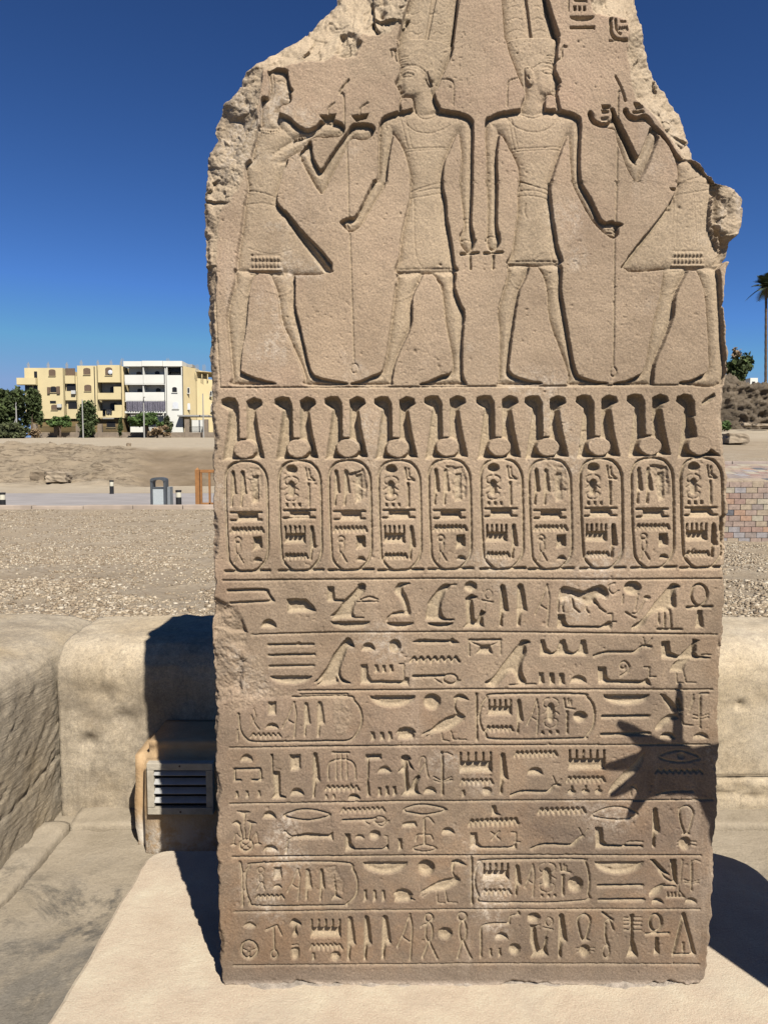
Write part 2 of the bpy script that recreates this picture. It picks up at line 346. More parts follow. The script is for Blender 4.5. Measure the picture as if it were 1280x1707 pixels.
GLYPHS = f"""
@0,0,1
l2.6 367,646 700,645 1202,641.5
l3.2 372,968 740,964.5 1000,966 1202,965
l3.2 420,1058 560,1054.5 780,1053.5 1194,1058
l3.2 498,1151.5 800,1149.5 1187,1150
l3.2 383,1247 700,1243 1070,1242 1182,1241.5
l3.2 384,1340.5 700,1336 1154,1334 1188,1333
l3.2 388,1429 800,1426 1168,1426.5
l3 390,1520.5 700,1517 1166,1515.7
l3 390,1610.5 800,1607 1165,1608
l2.2 355,415 361,540 367,646
l2 1204,560 1202,640
@360,950,{K}
c6 88,150 340,145 372,175 405,218
l5 105,238 410,222
t7 375,382 110,62
p8 505,210 560,206 640,210 690,255 715,300 640,304 508,306
p6 790,120 838,120 845,208 920,212 945,225 1150,218 1150,228 920,232 790,228
s7 1002,128 1010,103 1060,103 1060,150 1020,205 992,235 975,300 985,342 900,348 830,356 828,335 812,330 865,285 915,215
c3.5 1030,214 1090,193 1150,210
l3 985,342 1048,342
n7 815,368 280,52
l5 375,536 690,531
p3 560,530 590,508 625,530
l5 378,610 700,604
l5 383,688 692,682
n7 385,754 298,62
s8 898,520 940,480 972,515 982,552 935,565 905,640 886,700 895,765 960,806 905,810 865,770 868,806 760,822 720,820 742,795 700,803 740,760 790,690 840,600
t7 1083,547 95,58
e7 1272,543 44,48
p7 1028,675 1078,672 1082,745 1108,786 1330,788 1350,762 1372,768 1372,822 1090,815 1028,815
l3 1305,670 1335,670 1335,820
v6 30,58 1128,676 1180,678 1232,676
@640,950,{K}
s7 75,140 100,100 150,90 190,98 135,130 165,200 190,318 150,322 140,270 110,200 80,165
s5 48,315 85,298 140,292 140,320 62,326
n7 20,375 190,48
c3 20,360 50,325 150,322
s8 318,225 400,120 440,102 475,105 460,140 432,165 405,275 435,345 495,350 480,365 335,364 295,352 308,265
l3 465,110 512,105
n7 310,378 182,36
e7 615,122 46,40
p8 578,205 620,170 668,195 630,215 640,345 660,365 690,285 725,300 702,340 710,408 562,412 588,380
o2 742,175 25,33
l3 698,218 772,230
l2 718,240 712,285
y8 820,102 65,303
y8 942,98 76,307
a3 1075,105 100,295
p6 200,515 245,493 470,500 485,482 532,520 485,542 470,524 245,527
z5 190,638 535,640 7 34
l6 210,760 430,758
o3.5 472,780 50,34
c3 360,778 410,808
c3 420,790 500,818 540,790
l5 610,502 828,500
l3 605,500 605,612
l3 828,500 828,602
p6 690,535 755,535 772,600 660,597
l3 618,515 690,545/825,512 755,545
s8 720,800 780,760 860,650 945,545 985,498 1038,515 1008,545 1012,590 985,660 980,720 1010,808 955,808 920,735 870,750 800,832 738,828
l3.5 893,822 1075,815
l2.5 945,720 945,815
p6 1108,610 1110,500 1140,496 1155,560 1190,592 1228,575 1250,505 1285,498 1305,570 1345,595 1385,570 1398,500 1430,498 1448,600 1440,612
v6 40,88 1100,730 1175,735 1245,735
@920,950,{K}
s8 62,140 90,118 170,138 230,152 300,118 360,113 402,160 388,205 350,195 312,208 330,252 345,270 300,245 262,255 242,245 170,215 145,195 120,215 82,220 60,215
l3.5 60,140 45,220 42,300
l3.5 85,215 72,255 80,298
l3.5 140,200 155,270 192,302/250,235 240,280 262,308/310,225 335,270 378,302
c2.5 445,95 405,112 408,150 440,172 475,148
p7 42,320 88,318 95,365 118,400 340,402 390,372 430,375 420,420 38,414
l3 395,316 425,312 425,375/398,372 452,372
e8 572,130 62,50
l2.5 505,180 500,240/612,175 590,285
c3 660,210 640,260 605,308 572,312
e4 675,200 26,18
l4 525,305 590,344
s8 815,138 858,98 912,122 880,150 882,265 845,275 838,300 770,298 690,335 640,405 580,428 570,400 650,345 720,250
l3.5 755,300 760,385/800,300 800,410/838,270 848,412
l4.5 750,424 918,425
o4.5 1048,180 56,76
l6 963,270 1133,264
p7 1035,288 1068,288 1078,412 1020,418
c5.5 300,615 390,588 580,585 640,545 700,548
l2.4 645,480 660,535/710,488 680,532
p7 776,510 830,508 842,588 905,610 960,560 998,520 998,492 1052,502 1028,528 1022,590 1035,615 1125,622 1125,635 900,640 778,632
s6 838,718 880,650 980,632 945,680 930,722 880,728
l2.4 880,728 886,805 932,808/930,722 952,800 1022,806
e3 1095,607 42,11
p7 325,690 382,690 390,765 412,785 640,788 682,768 702,826 330,812
l3 655,694 690,694 690,770/680,762 735,762
c3.4 485,755 535,725 548,690 518,652 488,668 485,695 515,705 520,685
t6 187,778 116,56
@360,1140,{K}
c4 545,96 930,90 985,122 1025,180 1036,260 1010,342 950,402 800,410 500,414 270,414 210,387 172,325 160,215
l3 598,76 935,72
l3 155,330 155,405
l2.4 270,180 285,235 240,325/252,225 265,270 308,328
r7 370,128 428,222
t5 400,300 92,42
a3 475,130 95,255
y6 622,130 52,246
y6 716,122 60,260
z4 250,370 462,368 6 26
n7 1095,85 322,82
v6 34,66 1100,342 1165,342 1222,340
t6 218,528 90,54
l4.5 175,688 132,688 132,610 315,606 318,688 260,688
v5 24,52 138,765 212,762 295,760
p7 388,503 405,503 408,625 455,628 460,790 498,805 498,820 395,822 415,785 405,700
p8 525,508 600,504 602,608 585,620 530,623
t6 577,770 98,56
y7 683,490 60,325
l4 830,492 945,492
l2.8 855,495 855,682/890,495 892,678/925,495 932,676
c3 800,688 800,582 852,546 942,546 985,582 993,678
z4.5 780,746 1015,744 7 30
v4 22,38 775,788 828,788
t6 982,804 90,46
p7 1062,503 1172,500 1180,542 1092,546 1086,700 1098,802 1070,806 1075,560 1062,530
t6 1200,610 96,50
v6 28,72 1150,735 1203,730 1256,730
@640,1140,{K}
e8 342,130 62,58
p7 85,355 110,318 160,306 210,320 228,348 215,355 215,392 95,395 100,358
s6 270,358 340,318 430,248 520,218 552,212 572,240 550,275 470,328 400,347 330,352
s6 500,130 498,98 535,74 572,86 606,120 550,116 520,124 512,170 542,208 578,235 560,250 518,220 502,180
l2.5 408,355 416,402 465,409/475,340 492,398 582,398
l2.4 270,366 335,340/300,378 352,350
l4.5 658,75 660,402
C4 800,76 1380,74 1445,97 1491,170 1491,290 1440,372 1380,391 800,397 722,357 680,270 690,170 730,107
m7 742,118 908,226 5
z4.5 728,322 915,320 6 32
y6 942,108 48,250
a3 1020,112 78,250
b6 1128,102 1242,312
v5 24,32 1116,334 1170,334 1222,332
@920,1140,{K}
l3.2 85,108 92,172 160,182/112,108 116,150/132,120 132,150
r5 98,190 116,358
e7 198,235 49,40
@640,1140,{K}
s8 118,545 130,512 165,506 192,535 180,555 212,612 185,600 172,565 170,640 185,745 208,690 240,652 256,672 235,722 245,772 262,790 130,797 148,760 135,640 100,632 130,590
c3 250,572 265,525 290,525 300,600 316,668
l3 288,568 245,652
t6 328,758 90,52
l4.5 410,490 415,560 415,790
c2.6 412,510 440,490 482,505
l2.6 355,662 402,690/355,688 408,705/425,692 478,665/430,702 482,685
m8 538,490 765,632 5
z4.5 545,698 772,698 7 32
v5 26,52 552,755
e5 732,766 35,32
y8 822,488 60,302
z4.5 930,503 1228,498 9 32
t6 1075,622 112,54
c5.5 905,796 990,768 1160,770 1210,727 1246,726
l2.4 1200,658 1225,718/1260,680 1232,716
@920,1140,{K}
n8 365,80 325,74
l6.5 360,236 685,232
l6.5 355,364 690,355
p7 765,74 795,74 850,120 890,185 850,205 800,130
p7 880,105 905,105 932,190 912,230 890,180
s6 733,332 752,285 800,235 850,215 900,240 860,262 818,290 780,325
l2.6 912,220 932,292 996,298/1005,80 965,215/1010,110 975,215
l3.5 1055,72 1052,312/1055,72 1110,70
l2.5 1005,222 1048,238/1000,248 1045,256/1060,238 1110,218/1060,255 1110,240
t6 820,368 110,46
t6 1057,370 108,46
m8 120,475 376,614 6
z4.5 108,682 372,682 8 34
e5 140,772 28,20
e5 238,768 28,20
e5 330,768 28,20
v5 16,28 135,728 233,724 325,726
s5 400,775 450,690 520,620 600,545 650,490 652,530 610,610 520,700 440,780
c3 560,795 562,728 600,755/585,725 605,770
C3 760,522 830,487 920,476 1000,500 1052,530 950,556 850,552
e4 918,512 30,24
z4 735,622 1068,624 8 22
c3.4 740,792 850,767 1000,765
@360,1330,{K}
s6 150,100 165,92 240,98 235,110 212,130 206,200 216,296 200,296 198,180 188,130
s5 115,190 150,160 178,185 175,205 195,290 182,300 158,205
s5 222,165 260,165 292,185 255,202 240,290 225,292 238,205
l2.5 150,258 188,305/140,260 120,342/288,248 302,335/285,252 255,305
e4 125,337 22,11
e4 300,332 26,11
o4 215,341 46,40
l2.4 185,325 240,360/240,322 190,360
t6 380,122 96,56
t6 388,358 100,50
C4 485,130 560,96 640,83 740,96 812,124 740,150 640,160 560,150
p6 545,270 650,250 800,264 832,240 834,308 790,292 640,298 560,296
c4 490,242 528,272 548,285 512,312 500,392
z4.2 892,90 1198,86 9 28
l4.5 905,160 1135,154
o3 1165,160 40,24
c3 1045,162 1088,192/1120,172 1180,206 1228,168
p7 918,256 954,256 962,325 988,360 1180,364 1226,335 1228,372 918,380
t5 1022,275 68,34
e6 1130,266 40,34
l2.5 1196,272 1216,276 1220,350
l4.6 172,458 184,520 190,772
C4 300,466 900,462 972,512 1002,585 997,690 940,750 865,768 300,771 240,732 212,650 210,550 236,492
l3 200,530 213,590/198,660 235,732
o2.4 320,515 22,20
o2.2 320,575 17,30
l3 322,605 298,658/325,605 348,655
p7 412,497 465,494 471,578 410,584
t5 440,632 62,30
z4 288,706 482,704 6 26
a3 510,508 85,225
y6 632,505 55,225
y6 735,505 42,230
p6 840,550 860,690 902,722 822,726 842,690
n7 1045,458 318,88
v6 28,82 1048,658 1115,660 1178,660
@640,1330,{K}
C4 140,92 210,60 290,52 380,66 442,88 380,110 290,122 200,112
p5 128,190 155,172 225,168 234,211 128,214
l4 285,158 288,332
c3 285,158 315,140 352,182/225,312 240,268 285,268/288,268 330,268 346,302
C3 205,366 290,338 372,363 290,386
t6 455,236 94,50
v6 32,88 100,292
p6 765,58 792,60 806,110 836,130 765,133
z5 608,180 952,172 10 38
p7 612,250 656,250 668,318 692,348 890,350 945,328 942,370 612,364
l3 760,245 825,300/820,240 765,302
l2.8 905,250 938,250 938,340/930,318 966,318
z5 1100,98 1430,92 9 36
c5.5 1050,366 1140,336 1300,340 1345,335 1385,295 1415,275
l2.4 1385,218 1412,270/1450,225 1420,270
e8 300,500 60,58
p7 65,690 95,655 140,645 180,660 205,690 195,715 225,728 190,735 170,742 72,742 78,708
s6 255,678 330,625 410,585 500,568 540,595 480,640 420,662 330,670
s6 475,482 484,450 520,438 556,455 587,483 530,482 502,492 497,540 540,578 530,602 500,572 482,530
l2.5 375,670 380,747 430,752/432,655 450,745 518,750
l2.4 262,690 322,655/275,702 330,668
l4.6 622,425 626,760
C4 730,445 1370,440 1432,466 1456,560 1450,680 1400,736 735,748 670,690 645,600 655,510 690,462
m8 705,470 886,586 5
z4.5 702,672 902,672 6 32
y7 930,477 48,230
a3 1002,478 66,225
b6 1095,465 1220,672
v5 20,26 1112,685 1160,685 1204,685
@920,1330,{K}
l3.4 55,475 62,525 128,535/82,478 84,520/100,490 100,520
r5 66,545 88,704
e8 165,618 54,56
C3.6 285,126 370,82 460,66 550,84 607,120 540,150 460,158 360,148
p7 306,212 356,210 365,305 388,332 640,338 645,358 310,362
c3 520,334 550,315 642,315
y8 712,70 56,285
C3.6 945,255 915,180 905,100 930,70 960,60 990,78 1004,112 990,180 966,252
l4 928,264 972,262
e8 945,330 42,50
l2.5 892,315 925,318/892,340 922,340/980,318 1022,315/982,335 1022,342
n7 300,455 348,92
l6 328,630 640,624
l6 336,731 650,726
p8 694,440 728,440 832,545 838,556 800,552 755,515
p8 835,438 880,440 890,622 865,605 848,520
l2.4 928,445 910,612/898,612 898,660 930,695
c4.5 760,522 810,578 872,608
s6 690,702 702,660 760,620 800,612 780,660 730,698
l5 790,632 872,632
v4 18,36 812,668 838,668 864,668 888,668
l3 815,708 938,708
l3.6 992,455 990,662
c2.5 992,458 1020,445 1052,456
l2.4 938,584 985,600/942,606 985,611/1042,588 996,605/1042,606 996,616
t6 748,734 82,42
t6 985,730 84,42
@360,1500,{K}
s4 195,188 240,156 287,185 272,206 225,200
o4.6 237,356 58,62
l3 185,350 218,362/292,350 258,362/237,402 237,375
l4 408,198 415,360
o3.4 415,390 22,28
l3.4 358,216 435,182 468,252
s7 524,176 555,132 600,160 606,186 572,196 582,256 542,257 556,196
s6 535,350 590,345 586,422 543,422
l3 543,326 582,323
m8 675,143 886,272 5
z4.5 672,336 896,336 7 32
v6 24,58 682,382
e6 850,405 36,36
y8 930,118 66,318
y8 1048,112 62,325
y8 1175,108 72,322
@640,1500,{K}
a3.4 95,103 105,328
o3.4 320,130 27,28
o3.4 320,235 25,66
l4 320,298 273,414/320,300 378,422
l3 262,192 298,174
e7 435,245 51,46
o4 557,125 30,30
o4 560,230 25,70
l4 560,296 523,418/562,298 618,418
c4.4 688,408 690,300 688,222 710,187 780,173 890,172
c3.6 890,176 900,122 962,110
e4 955,96 13,13
t7 836,260 94,52
v5 22,62 748,348 812,348
e7 928,355 42,42
e8 1065,130 46,38
p8 1038,182 1112,180 1078,200 1088,300 1108,362 1132,340 1148,264 1166,270 1152,340 1168,402 1042,412 1060,380 1038,300
o2.4 1173,160 25,30
l3 1133,198 1198,216
l2 1158,228 1150,265
@920,1500,{K}
y8 42,98 66,320
C4 215,290 190,202 184,142 215,111 246,111 271,142 262,200 240,280
l3.4 218,292 262,290
e8 232,366 39,46
l2.5 170,345 205,350/175,372 208,370/255,348 298,345/258,360 295,370
c4.4 380,165 380,270 402,332
o3 385,375 22,42
c4 380,165 408,150 436,218
l5 360,95 428,148
p8 550,103 580,103 577,280 607,390 605,412 528,412 553,330 560,200
l3 512,130 552,134/512,155 552,156/512,182 552,182/514,215 552,218/580,130 632,128/583,160 632,158/583,187 632,187/588,218 632,218
o5 735,165 42,60
l5 668,246 828,239
p7 733,265 757,270 762,390 722,393
l5 932,103 858,397
l6.5 932,103 1008,388
l4.5 858,392 1012,388
r4 920,300 940,375
"""
FEATH = "78,187 85,155 130,138 180,143 206,190 212,432 262,432 262,215 262,165 315,138 365,155 376,190 342,216 327,240 352,400 392,575 90,590 118,400 138,235 108,212"
def frieze():
    xs = [409.8, 498, 582, 664.5, 747.7, 834.4, 915.6, 1000, 1086, 1167.5]
    for i, cx in enumerate(xs):
        dy = -(cx-410)*0.0065; cxz = 255
        cx += VAR.uniform(-.8, .8); dy += VAR.uniform(-.8, .8)
        T[:] = [cx - cxz/K, 630+dy, K*VAR.uniform(.985, 1.015)]
        if i < 9:
            cut(P_(FEATH), 12.5, 0.12); 
        else:
            cut(P_("78,187 85,155 130,138 180,143 206,190 212,290 200,300 225,432 225,450 392,575 90,590 118,400 138,235 108,212"), 12.5, 0.12)
            cut(P_("258,195 290,165 345,130 355,150 318,190 262,216"), 8)
        raise_to(ring_pts(T[0]+247/K, T[1]+505/K, 87/K, 72/K), 0.6, 2.2)
        T[0] = cx-cxz/K; T[1] = 770+dy; T[2] = K
        q = P_("112,150 118,80 152,22 200,0 255,-6 310,0 358,25 398,90 408,200 414,560 412,640 392,705 335,766 270,776 205,772 140,700 128,600 118,400")
        stroke(catmull(q, True), 4.4, 4.6, True)
        run("l5.5 112,778 205,776/335,772 425,770\nl3.5 112,786 425,778\np6 195,765 240,776 300,774 345,762 330,775 205,780")
        if i % 2 == 0:
            run("y7 147,58 46,262\ny6 214,58 52,262\nr9 195,362 342,410\nl4.5 150,360 366,358/152,416 366,411\nz4.5 150,486 380,484 8 32\no2.8 200,556 21,22\no2.6 200,610 18,42\nl3 200,655 176,716/202,655 238,716\np9 308,534 368,530 373,614 308,630\nt6 342,694 64,34")
            run("p4 300,100 345,90 350,285 300,300")
        else:
            T[0] -= 0; T[0] = cx - 632/K
            run("e9 580,57 41,33\nb7 525,110 630,282\nv5 22,32 536,297 582,297 625,296\nl3.4 678,48 690,130 742,138/702,55 706,110/716,115 742,136\nl4.4 700,160 703,320\nl4.5 525,350 743,348/522,404 742,400\nr9 560,355 710,396\nm9 528,463 676,582 5\ny8 706,455 48,248\nz4.5 530,676 692,674 6 30")

# ------------------------------------------------------------------ the four standing figures of the top register
def q_(s): return [tuple(float(a) for a in p.split(',')) for p in s.split()]
def sm(s, n=4): return catmull(q_(s), True, n)
def king_left():
    figure([
        q_("668,108 664,62 674,20 690,-30 690,-76 770,-76 764,0 755,72 744,108"),                 # plumes
        sm("664,66 705,62 755,72 741,118 727,150 716,152 700,118 668,112"),
        sm("674,84 694,74 728,82 732,116 722,142 728,168 734,184 705,200 690,190 688,172 687,164 676,164 669,161 667,158 665.5,154 666.5,152 664,149 663.5,147 661.5,145 662,142.5 658.5,139.5 659,136 664,126 666,121 665.5,116 668,107", 2),
        sm("634,206 640,193 662,185 690,179 735,182 764,187 781,193 789,206 764,222 750,250 740,276 739,312 744,335 746,365 752,395 758,440 757,453 664,456 664,430 668,390 676,355 683,322 682,290 672,250 655,222"),
        sm("632,206 645,193 660,205 656,224 648,270 645,300 633,325 614,356 602,376 583,387 570,375 566,370 580,362 592,360 608,330 621,302 629,293 630,250"),
        sm("764,200 780,193 789,206 789,250 788,320 786,370 790,392 791,406 785,419 776,419 766,404 766,392 772,378 770,350 766,310 768,260 764,222"),
        sm("664,454 705,451 692,485 688,500 686,543 671,577 659,607 654,634 650,642 592,642 585,639 600,635 620,626 637,617 645,580 653,520 657,485 661,468"),
        sm("720,450 757,451 759,478 768,505 775,522 772,560 771,620 776,637 772,642 706,642 702,639 712,636 735,626 752,619 752,590 742,540 736,487 729,468"),
    ], 14.5, 0.68, 6.5)
    swell(q_("660,67 684,63 705,62.5 730,66 757,73 764,0 775,-75 690,-75 674,20"), -5.2, 1.6)
    swell(q_("708,63 714,63 729,-10 737,-60 726,-60 718,0"), -5.5, 1.3); swell(q_("751,71 756,72 767,0 776,-60 771,-60 762,0"), -4, 1.2)
    figure([sm("667,160 673,165 668,185 668,196 662,204 653,204 651,200 660,196 664,185")], 9, 0.5, 3)
    raise_to(sm("668,164 686,162 688,178 671,184"), 1.0)
    swell(sm("708,118 716,112 724,113 726,124 723,134 715,131"), 3.2, 3)
    swell(sm("672,112 690,110 704,120 704,150 690,160 672,156 670,140"), 1.8, 7)
    for a, w_, d in (("670,108 690,106 706,114 716,128", 1.8, 1.6), ("668,117 680,114 692,118", 1.8, 1.6), ("671,122 680,120 690,124 680,126.5 671,124", 1.5, 1.7),
                     ("662,143 668,144 667,140", 1.8, 1.5), ("665,151 674,151", 1.6, 1.8), ("712,118 716,132 720,140 714,138 710,130", 2.0, 2.6), ("690,165 694,185 705,195 722,193 732,184", 2, 1.8),
                     ("674,200 690,215 715,220 740,213 752,205", 1.6, 1.3), ("668,195 680,245", 1.5, 1.2), ("676,192 686,243", 1.5, 1.2),
                     ("676,246 747,243", 1.5, 1.3), ("678,250 747,246", 1.5, 1.0), ("684,317 710,309 738,300", 1.6, 1.6), ("696,318 738,310", 1.6, 1.3), ("684,328 715,324 740,318", 1.6, 1.4),
                     ("690,330 691,400 695,430 705,445", 1.5, 1.2), ("665,447 757,446", 1.5, 1.4), ("664,453 700,451", 1.4, 1.2),
                     ("772,363 786,363", 1.5, 1.2), ("770,400 776,398 782,400 788,398", 1.8, 1.4), ("662,500 680,493 690,485", 2.2, -0.8), ("728,465 737,472 738,482", 2.5, 1.0), ("742,500 758,470", 2.4, -0.8)):
        incise(catmull(q_(a), False, 4), w_, d)
    run("@0,0,1\nc4 770,402 775,414 781,420 787,414 792,401\nl5 768,423.5 797,421.5\nl4.4 783,426 784,448\nc2.6 651,84 657,84 660,100 668,104\nc2.2 651,84 653,95/657,84 664,83 666,72\nc2.2 735,132 750,133 756,142 755,174\nc2.2 716,132 722,118")
    for k in range(4): incise(q_(f"669,{92+k*4} 680,{92+k*4}"), 1.6, 1.4)
    for k in range(3): incise(q_(f"{571+k*6},{366+k*3} {575+k*6},{380-k*2}"), 1.6, 1.6)
    for k in range(3):
        for j in range(2): incise(catmull(q_(f"{676-k*4+j*48},{50-k*17} {686-k*4+j*45},{47-k*17} {696-k*4+j*42},{52-k*17} {705-k*3+j*40},{48-k*17}"), False), 1.4, 0.9)
def king_right():
    figure([
        q_("856,104 841,60 836,0 830,-76 905,-76 914,0 931,60 928,100"),
        sm("844,65 868,60 900,59 931,60 929,85 927,104 900,102 886,112 880,135 876,152 860,118"),
        sm("866,92 884,76 905,72 926,80 926,108 926,115 927.5,121 934,133 935,137 931.5,139 932,141.5 933.5,144 930.5,146.5 932,150 929.5,152.5 929,157 925,160 913,162 909,168 909,183 890,200 868,184 872,165 876,150", 2),
        sm("810,206 816,195 832,187 868,181 908,180 938,183 960,190 968,203 948,225 935,255 925,285 918,310 919,330 924,370 930,410 933,441 848,442 853,420 858,380 862,350 862,325 865,300 862,275 850,250 833,222"),
        sm("808,206 818,194 833,206 833,224 829,260 830,310 829,370 833,392 834,405 826,416 817,416 811,400 812,350 810,280"),
        sm("950,200 964,192 969,206 967,260 969,300 985,330 1000,362 1009,370 1020,368 1038,374 1031,380 1030,392 1022,397 1006,388 990,372 975,348 958,315 952,290 948,225"),
        sm("848,440 882,440 874,470 866,487 857,540 850,597 849,618 865,629 885,635 901,637 898,641 832,642 831,630 832,560 829,523 834,498 845,460"),
        sm("896,440 934,440 936,482 941,515 947,550 952,580 961,620 975,630 995,636 1011,638 1008,641 950,642 948,632 944,612 932,580 915,530 911,480 903,455"),
    ], 14.5, 0.68, 6.5)
    swell(q_("840,66 868,61 900,60 935,61 914,0 905,-75 830,-75 836,0"), -5.2, 1.6)
    swell(q_("882,60 889,59 880,-10 874,-60 865,-60 872,0"), -5.5, 1.3); swell(q_("926,59 932,59 915,0 906,-60 899,-60 908,0"), -4, 1.2)
    figure([sm("925,154 930,160 934,178 940,188 948,193 946,197 934,195 928,185 924,168")], 9, 0.5, 3)
    raise_to(sm("912,158 923,158 927,174 911,180"), 1.0)
    swell(sm("874,110 882,107 890,116 892,134 885,141 878,132"), 3.6, 3)
    swell(sm("894,112 908,108 923,111 925,138 922,154 908,157 896,145"), 1.8, 7)
    for a, w_, d in (("890,110 905,102 926,104", 1.8, 1.6), ("902,112 914,108 925,111", 1.8, 1.6), ("904,118 914,114 924,117 915,121 904,118", 1.5, 1.7), ("927,143 931,140 933,137", 1.8, 1.4),
                     ("921,149 931,148", 1.6, 1.8), ("880,112 886,112 888,122 884,130 880,124", 2.0, 2.4), ("868,186 880,192 892,194 905,188", 2, 1.8),
                     ("848,195 862,210 890,218 915,212 932,195", 1.6, 1.3), ("846,190 858,245", 1.5, 1.2), ("853,195 864,243", 1.5, 1.2), ("854,246 936,242", 1.5, 1.3), ("855,250 934,247", 1.5, 1.0),
                     ("867,299 890,308 918,314", 1.6, 1.5), ("865,315 892,316 918,322", 1.6, 1.3), ("864,324 892,325 917,330", 1.6, 1.3), ("914,330 916,400 921,430 928,436", 1.5, 1.2), ("890,433 908,420", 1.5, 1.0),
                     ("849,434 932,434", 1.5, 1.4), ("850,441 884,440", 1.4, 1.2), ("852,465 858,475 868,478", 2.4, -0.9), ("877,338 875,350 879,362", 3, 1.8), ("812,394 818,392 824,394 830,392", 1.8, 1.4),
                     ("905,500 912,480 928,478", 2.4, -0.8)):
        incise(catmull(q_(a), False, 4), w_, d)
    run("@0,0,1\nc4 810,401 815,413 821,420 827,413 832,400\nl5 807,422.5 837,420.5\nl4.6 822,426 821,447\nc2.6 944,78 937,80 936,96 928,100\nc2.2 940,76 935,84\nc2.2 845,176 846,142 850,134 862,130")
    for k in range(4): incise(q_(f"912,{90+k*4} 924,{89+k*4}"), 1.6, 1.4)
    for k in range(4): incise(q_(f"{1013+k*0.5},{376+k*5} {1030-k*1},{379+k*5}"), 1.8, 2.0)
    for k in range(3):
        for j in range(2): incise(catmull(q_(f"{850-k*2+j*40},{48-k*20} {862-k*2+j*38},{44-k*20} {875-k*3+j*36},{47-k*20}"), False), 1.4, 0.9)
def offerer_left():
    figure([
        sm("446,118 458,112 478,116 481,130 484,142 489,151 484,156 486,163 483,171 468,177 464,190 463,212 436,214 434,165 446,160 448,140"),
        sm("434,205 463,208 472,205 492,224 490,230 462,256 480,267 472,285 467,302 462,325 466,342 500,380 554,453 412,454 393,448 402,375 405,345 411,315 407,275 420,262 424,235"),
        sm("424,236 436,228 450,247 476,234 500,226 518,220 530,205 535,201 560,200 575,210 568,226 545,229 520,230 500,250 480,263 452,279 430,265 418,262"),
        sm("463,190 480,193 495,206 510,214 525,210 535,203 540,212 520,222 500,226 480,230 466,215"),
        sm("518,234 522,260 530,276 536,282 548,262 566,236 578,220 588,206 612,205 625,212 618,228 602,233 585,232 570,262 552,296 538,322 526,312 510,285 497,256 505,246"),
        sm("393,446 432,452 425,462 416,487 410,550 405,575 402,610 404,620 430,631 457,638 454,641 388,642 386,630 385,620 379,555 377,527 382,500 390,470"),
        sm("450,452 489,452 492,507 500,540 510,585 521,622 545,632 577,638 572,642 510,642 507,632 502,614 485,575 468,537 464,510 460,487"),
    ], 14.5, 0.66, 6.5)
    cut(q_("466,345 478,352 520,405 556,453 540,454 500,400 480,372"), 13, 0.1)
    run("@0,0,1\np9 532,192 560,189 558,197 555,200 541,202\np9 585,192 614,189 611,197 594,202\nc2.6 547,190 548,180 557,171/600,190 601,180 613,171\nc3.4 566,153 571,145 581,133\nc2.6 566,156 573,160 574,212\nl2.4 578,240 580,300 581,362/583,390 586,480 590,603\no2 591,614 6,8\np3.5 537,207 553,204 556,212 545,216\np3.5 590,208 606,206 610,214 600,218")
    for a, w_, d in (("413,315 438,320 464,328", 1.6, 1.4), ("411,338 440,337 464,342", 1.6, 1.4), ("415,413 450,422 490,414", 1.5, 0.9), ("462,134 468,132 476,135", 1.8, 1.2), ("476,160 485,159", 1.6, 1.8), ("454,120 456,145 452,160", 2, 1.6), ("480,153 486,154", 1.8, 1.2),
                     ("400,482 410,492 414,486", 2.4, -0.8), ("445,485 470,490 486,480", 2.4, -0.8), ("440,214 455,218 466,212", 1.6, 1.4)):
        incise(catmull(q_(a), False, 4), w_, d)
    for k in range(8):
        swell(ring_pts(433+k*4.6, 211+4*math.sin(k/7*3.14), 2.4, 2.6, 10), 2.6, 1.6); swell(ring_pts(436+k*4, 216+3*math.sin(k/7*3.14), 2.0, 2.2, 10), 2.0, 1.4)
    beads(418, 424, 8)
    cut(q_("414,453 431,453 429,459 415,459"), 8.5); cut(q_("447,453 473,453 472,459 449,459"), 9)
def beads(x, y, n):
    for k in range(n):
        swell(ring_pts(x+3+k*6.2, y+5.5, 2.8, 3.4, 10), 2.6, 1.4); swell(ring_pts(x+3+k*6.2, y+16, 2.3, 4.4, 10), 2.4, 1.4)
    incise(q_(f"{x-2},{y+11} {x+n*6.2},{y+11}"), 1.6, 1.4); incise(q_(f"{x-2},{y} {x+n*6.2},{y}"), 1.6, 1.2)
    swell(q_(f"{x-4},{y+22} {x+n*6.2+3},{y+22} {x+n*6.2+3},{y+27} {x-4},{y+27}"), 2.6, 1.5)
